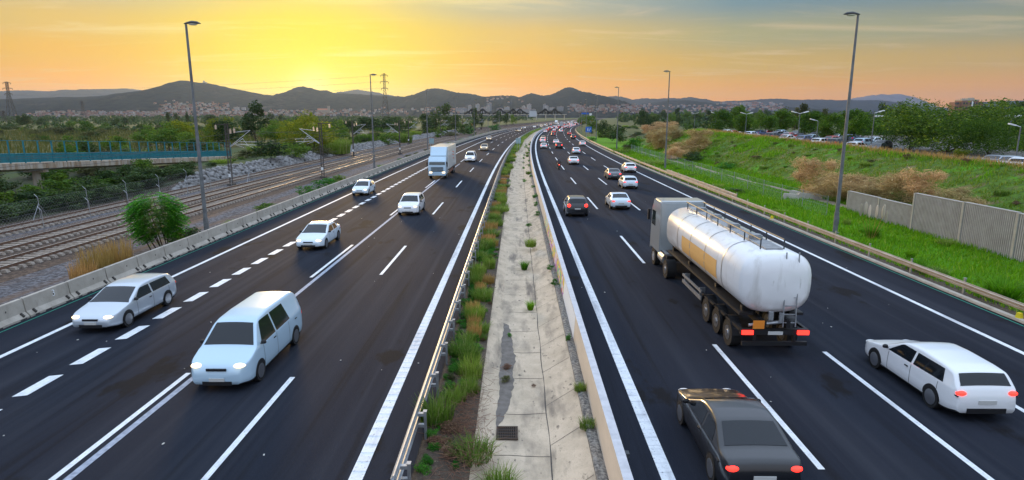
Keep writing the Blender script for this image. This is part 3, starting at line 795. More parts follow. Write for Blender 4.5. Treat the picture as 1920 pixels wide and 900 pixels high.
# ------------------------------------------------------------------ foliage
GL = {}
def leafmesh(name, blobs, n, leaf, seed, mat, aspect=.55, up=.0, hollow=.55, droop=0.):
    """leaf-sized quads through the volume of a crown made of uneven blobs (cx,cy,cz,rx,ry,rz)"""
    rng = np.random.default_rng(seed); B = np.array(blobs, float)
    w = (B[:, 3] * B[:, 4] * B[:, 5]) ** .7; k = rng.choice(len(B), n, p=w / w.sum())
    d = rng.normal(size=(n, 3)); d /= np.linalg.norm(d, axis=1)[:, None]
    lump = 1 + .22 * np.sin(d[:, 0] * 5 + B[k, 0] * 3) * np.sin(d[:, 1] * 4.3 + B[k, 1] * 2) + .15 * np.sin(d[:, 2] * 7 + k)
    r = (hollow + (1 - hollow) * rng.random(n) ** .6) * lump * rng.uniform(.82, 1.1, n)
    c = B[k, :3] + d * B[k, 3:] * r[:, None]
    c[:, 2] -= droop * rng.random(n) * np.abs(d[:, 0])
    c = c[c[:, 2] > 0.02] if True else c; n = len(c); d = d[:n]
    u = rng.normal(size=(n, 3)); u[:, 2] += up * 2; u /= np.linalg.norm(u, axis=1)[:, None]
    v = np.cross(u, rng.normal(size=(n, 3))); v /= np.linalg.norm(v, axis=1)[:, None]
    s = leaf * rng.uniform(.6, 1.4, n)[:, None]
    u = u * s; v = v * s * aspect
    V = np.stack([c - u, c + v * .9, c + u, c - v * .9], 1).reshape(-1, 3); F = np.arange(4 * n).reshape(-1, 4)
    return np_mesh(name, V, F, mat)
def blades(name, n, R0, hmin, hmax, w, seed, mat, spread=.5, shape='disc', tips=False):
    """thin curved blades growing from a patch of radius R0"""
    rng = np.random.default_rng(seed); a = rng.uniform(0, 2 * np.pi, n); rr = R0 * np.sqrt(rng.random(n)); b = np.stack([rr * np.cos(a), rr * np.sin(a), np.zeros(n)], 1)
    hh = rng.uniform(hmin, hmax, n) * (np.sqrt(np.maximum(.04, 1 - (rr / R0) ** 2 * .85)) if shape == 'dome' else 1); la = a + rng.normal(0, .7, n); ln = spread * hh * rng.uniform(.2, 1.2, n)
    dirv = np.stack([np.cos(la), np.sin(la), np.zeros(n)], 1); sd_ = np.stack([-np.sin(la), np.cos(la), np.zeros(n)], 1) * (w * rng.uniform(.6, 1.3, n))[:, None]
    m1 = b + dirv * (ln * .35)[:, None]; m1[:, 2] = hh * .6; t = b + dirv * ln[:, None]; t[:, 2] = hh * rng.uniform(.85, 1, n)
    V = np.stack([b - sd_, b + sd_, m1 + sd_ * .8, m1 - sd_ * .8, t + sd_ * .12, t - sd_ * .12], 1).reshape(-1, 3); i = np.arange(n) * 6
    F = np.concatenate([np.stack([i, i + 1, i + 2, i + 3], 1), np.stack([i + 3, i + 2, i + 4, i + 5], 1)])
    return np_mesh(name, V, F, mat)
def crown_blobs(seed, n, w, hh, z0, flat=1.):
    rng = random.Random(seed); r = [(0, 0, z0 + hh * .5, w * .30, w * .30, hh * .40)]
    for _ in range(n):
        a = rng.uniform(0, 6.28); q = rng.uniform(.12, .40) * w; t = rng.uniform(.12, .92); k = rng.uniform(.10, .20)
        sh = 1 - .55 * abs(t - .42) ** 1.2 * 1.6
        r.append((math.cos(a) * q * sh, math.sin(a) * q * sh, z0 + hh * t, w * k, w * k, hh * k * 1.0 * flat))
    return r
def trunk_mesh(name, hh, r0, seed, limbs=5, spread=.25, lean=0.):
    rng = random.Random(seed); m = MB(); p = Vector((0, 0, -.3)); pts = [p]
    for i in range(4): p = p + Vector((rng.uniform(-.04, .04) * hh + lean, rng.uniform(-.04, .04) * hh, hh * .27)); pts.append(p)
    for i in range(4): m.rod(pts[i], pts[i + 1], r0 * (1 - .2 * i), r0 * (1 - .2 * (i + 1)), 7, cap=False)
    for k in range(limbs):
        q = pts[1].lerp(pts[3], rng.random()); a = rng.uniform(0, 6.28); e = q + Vector((math.cos(a) * spread * hh, math.sin(a) * spread * hh, hh * rng.uniform(.12, .32))); m.rod(q, e, r0 * .45, r0 * .12, 5, cap=False)
    return m.mesh(name, bark)
L_DARK = LEAF('leaf_dark', (0.025, 0.056, 0.015), (0.056, 0.106, 0.022), (0.094, 0.138, 0.025), .25)
L_MID = LEAF('leaf_mid', (.05, .12, .014), (.12, .22, .02), (.20, .28, .03), .4)
L_YEL = LEAF('leaf_yellow_green', (.12, .17, .010), (.26, .30, .014), (.38, .33, .03), .55)
L_LOT = LEAF('leaf_parking_tree', (.032, .09, .004), (.095, .20, .008), (.22, .32, .02), .4)
L_WILL = LEAF('leaf_willow', (.022, .065, .005), (.085, .175, .009), (.24, .32, .03), .4)
L_BRI = LEAF('leaf_bright', (.022, .13, .012), (.055, .24, .016), (.11, .32, .02), .4)
L_OLIV = LEAF('leaf_olive', (.055, .07, .020), (.11, .12, .035), (.16, .15, .06))
L_TAN = LEAF('dry_stems_tan', (.30, .20, .085), (.64, .46, .21), (.80, .62, .33), .4)
L_BANK = LEAF('bank_blade', (.09, .17, .012), (.17, .27, .02), (.34, .32, .10), .45)
L_STRAW = LEAF('straw', (.34, .20, .06), (.55, .34, .11), (.62, .44, .18), .4)
L_GRASS = LEAF('grass_blade', (.075, .21, .006), (.14, .36, .008), (.30, .40, .05), .5)
L_WEED = LEAF('weed_blade', (.10, .19, .016), (.22, .33, .05), (.46, .42, .20), .4)
L_RED = LEAF('dead_brown', (.10, .055, .035), (.20, .11, .06), (.26, .17, .10), .15)
L_PLUME = LEAF('plume_cream', (.55, .47, .36), (.70, .62, .50), None, .3)

TREE = {}
def tree_proto(kind, var):
    """crown and trunk meshes of a unit tree (height 1, width as in the kind)"""
    k = (kind, var)
    if k in TREE: return TREE[k]
    sd_ = hash(kind) % 1 + var * 17 + len(kind) * 101 + ord(kind[0]) * 7
    spec = dict(round=(1.05, .80, .20, 13, 4200, .026, L_LOT), dark=(.95, .82, .18, 12, 2400, .030, L_DARK), mid=(1.1, .85, .14, 11, 2200, .032, L_MID), yellow=(1.25, .90, .08, 13, 2600, .030, L_YEL),
                poplar=(.36, .90, .10, 9, 1400, .028, L_DARK), pine=(1.05, .55, .45, 9, 1500, .030, L_DARK), willow=(1.9, .95, .04, 34, 15000, .017, L_WILL), cone=(.62, .85, .14, 10, 1800, .028, L_OLIV))[kind]
    w, hh, z0, nb, n, leaf, mt = spec
    bl = crown_blobs(sd_, nb, w, hh, z0)
    if kind == 'cone': bl = [(b[0] * (1.25 - b[2]), b[1] * (1.25 - b[2]), b[2], b[3], b[4], b[5]) for b in bl]
    c = leafmesh('crown', bl, n, leaf, sd_, mt, .5, droop=.1 if kind == 'willow' else 0); t = trunk_mesh('trunk', .62 if kind != 'willow' else .5, .028 if kind != 'willow' else .04, sd_, 6)
    TREE[k] = (c, t); return TREE[k]
def tree(kind, p, hgt, label, group=None, var=0, wx=1., name=None, rz=None):
    c, t = tree_proto(kind, var)
    nm = name or {'round': 'round_tree', 'dark': 'dark_tree', 'mid': 'bushy_tree', 'yellow': 'yellow_green_tree', 'poplar': 'poplar_tree', 'pine': 'pine_tree', 'willow': 'willow_tree', 'cone': 'conical_tree'}[kind]
    r = empty(nm, p, random.Random(int(p[0] * 10 + p[1])).uniform(0, 6.28) if rz is None else rz, label, 'tree', group); r.scale = (hgt * wx, hgt * wx, hgt)
    link('crown', c, r); link('trunk', t, r); return r
BUSH = {}
def bush(kind, p, w, hgt, label, group=None, var=0, cat='bush', rz=None):
    k = (kind, var)
    if k not in BUSH:
        s = var * 13 + len(kind) * 7 + ord(kind[0])
        if kind == 'tan':
            me = leafmesh('bush', [(b[0], b[1], max(b[2], .08), b[3], b[4], b[5] * 1.05) for b in crown_blobs(s, 12, 1., .9, .0)], 3600, .052, s, L_TAN, .10, 0., .25)
        elif kind in ('straw', 'tuft', 'weed', 'reed'):
            a = dict(tan=(4200, .38, .35, 1.1, .006, L_TAN, .55), straw=(520, .5, .4, 1.0, .010, L_STRAW, .2), tuft=(420, .22, .4, 1., .010, L_GRASS, .6), weed=(500, .5, .3, 1., .012, L_WEED, .5), reed=(1100, .5, .55, 1., .008, L_WEED, .25))[kind]
            me = blades('bush', a[0], a[1], a[2], a[3], a[4], s, a[5], a[6], 'dome' if kind == 'tan' else 'disc')
        else:
            mt = dict(dark=L_DARK, mid=L_MID, yellow=L_YEL, bright=L_BRI, olive=L_OLIV, brown=L_RED)[kind]
            me = leafmesh('bush', [(b[0], b[1], max(b[2], .1), b[3], b[4], b[5]) for b in crown_blobs(s, 9, 1., .85, .05)], 1500, .034, s, mt, .5)
        BUSH[k] = me
    nm = dict(tan='dry_bush', straw='dry_grass_clump', tuft='grass_tuft', weed='weed_clump', reed='reed_clump', dark='dark_bush', mid='green_bush', yellow='yellow_green_bush', bright='bright_bush', olive='olive_bush', brown='dead_bush')[kind]
    o = link(nm, BUSH[k], None, p); o.scale = (w, w, hgt); o.rotation_euler = (0, 0, random.Random(int(p[0] * 31 + p[1] * 17)).uniform(0, 6.28) if rz is None else rz)
    return prop(o, label, cat, group)

# ------------------------------------------------------------------ plants near the left barrier
def compound_leaf_tree():
    """young tree of heaven: arching stems with long feathered leaves"""
    p, s = at(318, 440); p.z = gz(p.x, p.y)
    p = Vector(P(-23.5, 39.2, -.25))
    r = empty('leafy_sapling', p, .4, 'bright green feathery-leaved young tree growing behind the concrete barrier', 'tree')
    m = MB(); rng = random.Random(8); nodes = []
    for k in range(7):
        a = rng.uniform(0, 6.28); q = Vector((rng.uniform(-.5, .5), rng.uniform(-.4, .4), -.1)); lean = rng.uniform(.1, .5)
        for i in range(6):
            e = q + Vector((math.cos(a) * lean * .75, math.sin(a) * lean * .75, rng.uniform(.62, .82))); m.rod(q, e, .045 - .006 * i, .039 - .006 * i, 6, cap=False); nodes.append((e, a)); q = e
    m.build('trunk', bark, r)
    V = []; F = []; g = np.random.default_rng(3); n = 0
    for _ in range(850):
        d = g.normal(size=3); d /= np.linalg.norm(d); top = .5 + .5 * d[2]
        b = np.array([0, 0, 2.35]) + d * np.array([1.15 + .35 * top, 1.0 + .3 * top, 1.75]) * g.uniform(.45, .95)
        if b[2] < .25: continue
        aa = math.atan2(d[1], d[0]) + g.normal(0, .6); ln = g.uniform(.55, .95); dr = np.array([math.cos(aa), math.sin(aa), 0]); sdv = np.array([-math.sin(aa), math.cos(aa), 0])
        for j in range(7):
            t = (j + 1) / 7; c = b + dr * ln * t + np.array([0, 0, .16 * ln * t - .50 * ln * t * t])
            for sg in (-1, 1):
                tip = c + sdv * sg * .22 * (1 - .45 * t) + dr * .07 + np.array([0, 0, -.07]); wv = dr * .05
                V += [c, (c + tip) / 2 + wv, tip, (c + tip) / 2 - wv]; F.append((n, n + 1, n + 2, n + 3)); n += 4
    V = np.array(V); V = V[:]
    link('crown', np_mesh('crown', V, F, LEAF('leaf_feather', (.02, .13, .010), (.06, .28, .012), (.16, .42, .02), .35)), r)
compound_leaf_tree()
for i, (X, D, w, hh, kd, lab) in enumerate((
    (-22.9, 32.2, 1.7, 2.1, 'straw', 'tall golden dry grass clump behind the barrier, larger left one'), (-23.0, 34.0, 1.7, 2.2, 'straw', 'tall golden dry grass clump nearest the leafy sapling'), (-22.7, 30.9, 1.2, 1.6, 'straw', 'short golden dry grass clump at the left end of the dry grass'),
    (-23.4, 42.4, 2.2, 1.3, 'dark', 'dark low bush between leafy sapling and street lamp'), (-22.6, 39.6, 2.0, 1.5, 'mid', 'green bush tight against the barrier under the sapling'),
    (-22.9, 55., 2.8, 1.1, 'mid', 'low green bush behind the barrier past the first street lamp'), (-23.0, 66., 2.6, 1.5, 'bright', 'bright low hedge bush behind barrier before the second lamp'), (-23.0, 72., 3.6, 1.7, 'bright', 'bright long low bush behind the barrier at the lattice mast'), (-22.9, 77., 3.0, 1.6, 'mid', 'green trailing bush over the barrier back near the second lamp'),
    (-23.1, 49., 1.4, .5, 'weed', 'thin weeds on the ballast behind the first lamp'), (-22.8, 104, 1.8, .8, 'weed', 'weeds behind the barrier near the small teal sign'), (-22.9, 118, 2.2, .9, 'bright', 'small bright bush behind the barrier near the box lorry'))):
    bush(kd, P(X, D, -.26), w, hh, lab, None, i, 'plant' if kd in ('straw', 'weed') else 'bush')
rng = random.Random(12)
for i in range(22):
    D = 130 + i * 11; bush(rng.choice(('weed', 'mid', 'weed', 'olive')), P(-23.2 + rng.uniform(-.5, .3), D, -.26), rng.uniform(1.5, 3), rng.uniform(.6, 1.3), 'small far weed growing behind the curving concrete barrier', 'weeds behind the far barrier', i % 3, 'plant')
# plants behind the farthest track and under the footbridge
rng = random.Random(3)
for i in range(64):
    D = 30 + i * .82 + rng.uniform(-.5, .5); X = (-43.6 if i % 2 else -47.5) - rng.uniform(0, 2.8)
    bush(('dark', 'dark', 'mid', 'dark')[i % 4], P(X, D, h(X, D) - .25), rng.uniform(3.8, 5.6), rng.uniform(1.7, 2.9) * (1 if X > -46.5 else 1.15), 'dark dense bush crowding under the teal footbridge behind the wire fence', 'dark bushes under the footbridge', i % 4)
for i in range(70):
    D = 84 + i * 3.5 + rng.uniform(-1, 1); X = -44.4 - rng.uniform(0, 4.5); kd = ('mid', 'olive', 'dark', 'reed', 'mid', 'yellow')[i % 6]
    bush(kd, P(X, D, h(X, D) - .2), rng.uniform(3.2, 5.5) * (.6 if D < 106 else 1), rng.uniform(1.4, 2.9) * (.4 if D < 106 else 1), 'thick scrub growing on top of the boulder bank' if kd != 'reed' else 'tall reeds growing on top of the boulder bank', 'scrub along the top of the boulder bank', i % 4)
for i in range(34):
    D = 92 + i * 6.5 + rng.uniform(-2, 2); X = -52 - rng.uniform(0, 26); kd = (('mid', 'dark', 'olive')[i % 3] if D < 125 else ('mid', 'yellow', 'dark', 'yellow', 'mid', 'pine')[i % 6]) if D < 190 else ('dark', 'mid', 'pine')[i % 3]
    kd = 'mid' if kd == 'olive' else kd
    tree(kd, P(X, D, h(X, D) - .1), rng.uniform(4.6, 7.4) * (.62 if D < 125 else 1), {'mid': 'green', 'yellow': 'sunlit yellow green', 'dark': 'dark', 'pine': 'flat-topped dark'}[kd] + ' tree of the belt behind the boulder bank', 'tree belt behind the boulder bank', i % 4, 1.25)
for i in range(26):
    D = 36 + i * 3.; X = -55.5 - rng.uniform(0, 9)
    bush(('olive', 'mid', 'dark')[i % 3], P(X, D, h(X, D) - .1), rng.uniform(4., 6.5), rng.uniform(2.0, 3.6) + (1.2 if D < 60 else 0), 'green bush growing on the far side of the teal footbridge', 'bushes beyond the footbridge', i % 4)

# tufted vegetation on the bank over the boulders
def px_obj(fn, kind, px, py, wpx, hpx, label, group=None, var=0, cat=None, wx=None):
    p, s = at(px, py); p.z = gz(p.x, p.y) - .1
    if fn == 't': return tree(kind, p, hpx * s, label, group, var, (wpx / hpx) / {'round': 1.05, 'dark': .95, 'mid': 1.1, 'yellow': 1.2, 'poplar': .40, 'pine': 1., 'willow': 1.8, 'cone': .6}[kind])
    return bush(kind, p, wpx * s, hpx * s, label, group, var, cat or 'bush')
left_plants = [
    ('b', 'dark', 505, 300, 90, 46, 'large dark bush at the end of the teal footbridge'), ('b', 'mid', 555, 300, 70, 40, 'green bush right of the footbridge end above the boulders'), 
    ('t', 'yellow', 590, 283, 100, 72, 'sunlit yellow green tree behind the second lattice mast'), ('t', 'yellow', 545, 280, 80, 52, 'yellow green tree left of the second lattice mast'), ('b', 'reed', 625, 287, 60, 32, 'tall reed clump above the boulders below the street lamp'), ('b', 'olive', 600, 292, 60, 24, 'olive scrub on top of the boulders'),
    ('t', 'mid', 635, 272, 60, 50, 'mid green tree behind the reed clump'), ('t', 'dark', 483, 268, 66, 72, 'large dark spreading tree standing above the fields near the sun'), ('t', 'pine', 655, 262, 34, 40, 'small umbrella tree left of the second street lamp'), ('t', 'pine', 690, 262, 50, 44, 'umbrella tree right of the second street lamp'), ('t', 'pine', 722, 262, 44, 42, 'umbrella tree at the foot of the lattice tower'),
    ('t', 'pine', 752, 260, 40, 40, 'umbrella tree right of the lattice tower'), ('b', 'reed', 752, 268, 40, 22, 'reed clump beneath the umbrella trees'), ('b', 'mid', 728, 272, 50, 26, 'green bush over the boulders near the slim masts'), ('t', 'dark', 800, 250, 34, 38, 'rounded dark tree left of the broad dark tree'), ('t', 'dark', 829, 252, 50, 54, 'broad dark tree left of the motorway bend'), ('t', 'dark', 855, 250, 30, 36, 'dark tree right of the broad dark tree'),
    ('t', 'poplar', 891, 245, 17, 44, 'tall poplar by the bend'), ('t', 'poplar', 903, 244, 13, 34, 'shorter poplar beside the tall poplar'), ('t', 'dark', 934, 238, 24, 28, 'dark tree under the truss bridge'), ('t', 'dark', 950, 236, 18, 24, 'small dark tree by the truss bridge'), ('t', 'mid', 962, 234, 16, 20, 'green tree right of the truss bridge trees'),
    ('b', 'mid', 822, 258, 26, 16, 'round green bush above boulders under the broad dark tree'), ('b', 'bright', 880, 252, 30, 16, 'light green bush at the foot of the poplars'), ('b', 'bright', 927, 246, 26, 14, 'light green bush before the truss bridge trees'), ('b', 'olive', 845, 256, 40, 12, 'olive scrub strip under the dark trees'),
    ('t', 'mid', 283, 274, 64, 42, 'round pale green tree behind the footbridge rail'), ('t', 'mid', 350, 275, 80, 50, 'wide pale green tree behind the nearest lamp'), ('t', 'mid', 398, 270, 50, 40, 'pale green tree right of the nearest lamp'), ('t', 'poplar', 317, 236, 13, 26, 'slim dark tree, left of three beyond the pale green trees'), ('t', 'poplar', 332, 235, 13, 26, 'slim dark tree, middle of three beyond the pale green trees'), ('t', 'poplar', 352, 234, 12, 24, 'slim dark tree, right of three beyond the pale green trees'),
    ('t', 'dark', 395, 234, 40, 20, 'wide dark tree right of the nearest lamp pole in the fields'), ('t', 'dark', 52, 240, 26, 28, 'dark tree near the left pylon'), ('t', 'dark', 38, 238, 14, 22, 'small dark tree at the left pylon foot'), ('t', 'dark', 77, 238, 12, 16, 'tiny dark tree right of the left pylon'), ('t', 'mid', 133, 246, 22, 20, 'green tree alone in the left fields'), ('t', 'mid', 165, 250, 38, 24, 'wide green tree in the left fields'),
    ('t', 'dark', 218, 240, 22, 18, 'dark tree in the middle of the left fields'), ('t', 'dark', 237, 235, 18, 14, 'dark low tree below the town'), ('t', 'poplar', 526, 232, 9, 20, 'little poplar below the church tower'), ('t', 'dark', 510, 228, 18, 18, 'dark tree between the spreading tree and the town'), ('t', 'mid', 555, 226, 12, 12, 'small round tree below the church tower'), ('t', 'yellow', 585, 248, 44, 30, 'glowing yellow tree below the sun'), ('t', 'yellow', 770, 244, 30, 16, 'yellowish tree beyond the lattice tower'),
    ('b', 'dark', 20, 246, 40, 16, 'dark thicket at the left picture edge'), ('b', 'olive', 95, 250, 70, 14, 'olive thicket in the left fields'), ('b', 'mid', 198, 246, 40, 16, 'green thicket in the left fields'), ('b', 'olive', 420, 262, 60, 22, 'olive thicket left of the spreading tree')]
for i, t in enumerate(left_plants): px_obj(*t, var=i % 4)
rng = random.Random(21)
for i in range(110):
    px = rng.uniform(-20, 900); py = 226 + 46 * rng.random() ** 1.5 * (1 if px < 480 else .45)
    p, s = at(px, py)
    X, D = inv(p.x, p.y)
    if X > -46: continue
    w = rng.uniform(14, 34) * (.35 + (py - 222) / 46); kd = rng.choice(('olive', 'mid', 'dark', 'olive', 'yellow'))
    p.z = gz(p.x, p.y) - .1
    bush(kd, p, w * s, w * s * rng.uniform(.4, .65), 'scattered shrub in the flat fields between railway and town', 'shrubs scattered over the left fields', i % 4)
def far_wood():
    """tree belts beyond the fields, one mass"""
    rng = np.random.default_rng(9); c = []
    def belt(px0, px1, Y, n, hmin, hmax, dy):
        xs = rng.uniform(px0, px1, n); ys = Y + rng.uniform(-dy, dy, n); x = (xs - 970) / FPX * ys; return np.stack([x, ys, rng.uniform(hmin, hmax, n)], 1)
    T = np.concatenate([belt(-80, 480, 1100, 160, 5, 10, 250), belt(480, 1000, 1200, 150, 5, 9, 250), belt(1150, 1700, 1000, 170, 7, 14, 250), belt(-80, 1000, 1700, 120, 6, 10, 200), belt(1180, 1500, 620, 60, 6, 11, 120), belt(-120, 900, 520, 420, 1.6, 4.2, 260), belt(-120, 700, 820, 260, 2., 5., 250), belt(1250, 1900, 560, 160, 3, 7, 200), np.stack([rng.uniform(105, 330, 420), rng.uniform(10, 240, 420), rng.uniform(4, 6.5, 420)], 1)])
    T[:, 2] *= 1.0
    V = []; n = 0; rep = 46
    for x, y, H_ in T:
        d = rng.normal(size=(rep, 3)); d /= np.linalg.norm(d, axis=1)[:, None]; p = d * np.array([H_ * .7, H_ * .7, H_ * .5]) * rng.uniform(.6, 1.05, (rep, 1)) + np.array([x, y, H_ * .5 + (max(0, gz(x, y)) if 60 < x < 400 and y < 260 else .5)])
        u = rng.normal(size=(rep, 3)) * H_ * .11; v = rng.normal(size=(rep, 3)) * H_ * .11
        V.append(np.stack([p - u, p + v, p + u, p - v], 1).reshape(-1, 3))
    V = np.concatenate(V); o = link('distant_wood', np_mesh('distant_wood', V, np.arange(len(V)).reshape(-1, 4), L_DARK)); prop(o, 'belts of dark trees far across the plain', 'wood', kind='stuff')
far_wood()
def reeds_field():
    rng = np.random.default_rng(2); n = 26000
    X = -rng.uniform(70, 260, n); D = rng.uniform(70, 330, n); V = np.zeros((n, 4, 3)); F = np.arange(n * 4).reshape(-1, 4)
    hh = rng.uniform(.8, 2.1, n); a = rng.uniform(0, 6.28, n); w = rng.uniform(.05, .14, n)
    z = np.array([h(x, d) for x, d in zip(X, D)]); b = np.stack([X, D, z], 1); s = np.stack([np.cos(a) * w, np.sin(a) * w, np.zeros(n)], 1); t = b + np.stack([rng.normal(0, .25, n), rng.normal(0, .25, n), hh], 1)
    V[:, 0] = b - s; V[:, 1] = b + s; V[:, 2] = t + s * .4; V[:, 3] = t - s * .4
    o = link('reed_field', np_mesh('reed_field', V.reshape(-1, 3), F, LEAF('reed_blade', (.09, .11, .02), (.18, .18, .05), (.28, .21, .09), .3))); prop(o, 'yellowish reeds covering the left fields', 'reeds', kind='stuff')
reeds_field()

# ------------------------------------------------------------------ median weeds
rng = random.Random(7); D = 13.6; k = 0
MW = 'median weeds between guard rail and channel'
while D < 150:
    big = D < 42; st = .62 if big else 1.5; w = rng.uniform(.5, .9) * (1 if big else 1.6); X = -1.75 + rng.uniform(-.45, .35)
    kd = rng.choice(('weed', 'weed', 'straw', 'weed', 'bright')); X += rng.uniform(-.25, .2)
    if rng.random() < .10: D += st; k += 1; continue
    if D < 18.5: kd = rng.choice(('brown', 'brown', 'bright', 'weed'))
    elif D < 22: kd = rng.choice(('bright', 'weed', 'weed'))
    lab = {'weed': 'tall feathery green weed clump in the row along the median guard rail', 'bright': 'low leafy bright green weed at the foot of the median guard rail', 'straw': 'dry straw coloured grass clump in the row along the median guard rail', 'brown': 'tangled dead brown weed heaped beside the drain grate'}[kd]
    hh = {'straw': rng.uniform(.35, .7), 'weed': rng.uniform(.45, .95), 'bright': rng.uniform(.22, .42), 'brown': rng.uniform(.3, .45)}[kd]
    bush(kd, P(X, D, -.06), w * (1.3 if kd == 'brown' else 1), hh, lab, MW, k % 5, 'weeds')
    if big:
        bush('bright', P(-2.22 + rng.uniform(-.1, .1), D + .3, -.02), rng.uniform(.35, .6), rng.uniform(.2, .35), 'small leafy green weed sprouting right behind the median rail posts', 'small weeds behind the median rail posts', k % 3, 'weeds')
    D += st; k += 1
while D < 420:
    bush('weed', P(-1.7 + rng.uniform(-.3, .3), D, -.06), 2.0, rng.uniform(.6, 1.0), 'tall feathery green weed clump in the row along the median guard rail', MW, k % 5, 'weeds'); D += 3.2; k += 1
for i, (X, D, w, hh, kd, lab) in enumerate((
    (.42, 35.0, .7, .62, 'tuft', 'green grass tuft in the channel floor, larger and farther one'), (.62, 27.4, .55, .5, 'tuft', 'green grass tuft on the channel floor beyond the drain, nearer one'), (1.86, 33.2, .5, .4, 'bright', 'round green bush at the channel edge, farther of the pair'), (1.92, 30.2, .5, .42, 'bright', 'round green bush at the channel edge, nearer of the pair'),
    (1.95, 22.2, .32, .34, 'bright', 'small upright green plant against the rough kerb'), (1.97, 17.9, .36, .3, 'weed', 'wispy weed on the kerb near the bottom of the picture'), (1.93, 15.6, .4, .3, 'weed', 'pale wispy weed on the nearest kerb'), (-.35, 20.6, .45, .2, 'brown', 'brownish weed patch in the silt'), (-.38, 19.5, .5, .22, 'olive', 'olive weed patch in the silt above the drain'), (-.3, 23.8, .3, .2, 'bright', 'little green sprout in the channel floor'),
    (-.42, 13.3, .75, .55, 'weed', 'grass clump at the bottom edge of the channel'), (.35, 13.0, .5, .3, 'tuft', 'short grass tuft at the bottom edge in mid channel'), (.86, 12.9, .55, .28, 'brown', 'dead brown twigs heaped at the bottom edge of the channel'), (.55, 19.1, .2, .1, 'brown', 'tiny dead plant on the slab joint'), (-1.1, 14.3, .9, .5, 'weed', 'straw coloured grass clump below the dead weeds'))):
    zc = -.36 if -.66 < X < .95 else (-.36 + (X - .9) * .40 if X > .9 else -.1)
    bush(kd, P(X, D, zc), w, hh, lab, None, i % 4, 'plant')
rng = random.Random(17)
for i in range(26):
    D = 40 + i * 6.5 + rng.uniform(-2, 2); bush(rng.choice(('bright', 'weed', 'bright')), P(rng.choice((1.6, 1.9, .9, 1.8)), D, -.05), rng.uniform(.6, 1.0), rng.uniform(.4, .7), 'green weed bush sprouting along the far channel slope', 'weeds along the far channel', i % 4, 'plant')
rng = random.Random(83)
for i in range(46):
    D = 13.2 + 26 * rng.random(); kd = ('bright', 'weed', 'bright', 'olive', 'brown')[i % 5]
    bush(kd, P(rng.uniform(-2.3, -1.25), D, -.05), rng.uniform(.22, .5), rng.uniform(.12, .34), {'bright': 'small fresh green weed', 'weed': 'small pale grass sprout', 'olive': 'small olive weed', 'brown': 'small withered brown weed'}[kd] + ' on the bare median soil', 'small weeds on the median soil', i % 4, 'weeds')
m = MB(); rng = random.Random(6)
for _ in range(700):
    a = rng.uniform(0, 6.28); x, y = rng.gauss(-1.5, .36), rng.gauss(15.6, 1.6); l = rng.uniform(.15, .5); m.rod((x, y, .02 + rng.random() * .22), (x + math.cos(a) * l, y + math.sin(a) * l, .02 + rng.random() * .26), .006, .003, 4, cap=False)
prop(m.build('dead_twigs', L_RED), 'tangle of dead reddish twigs lying on the median soil', 'twigs', kind='stuff')

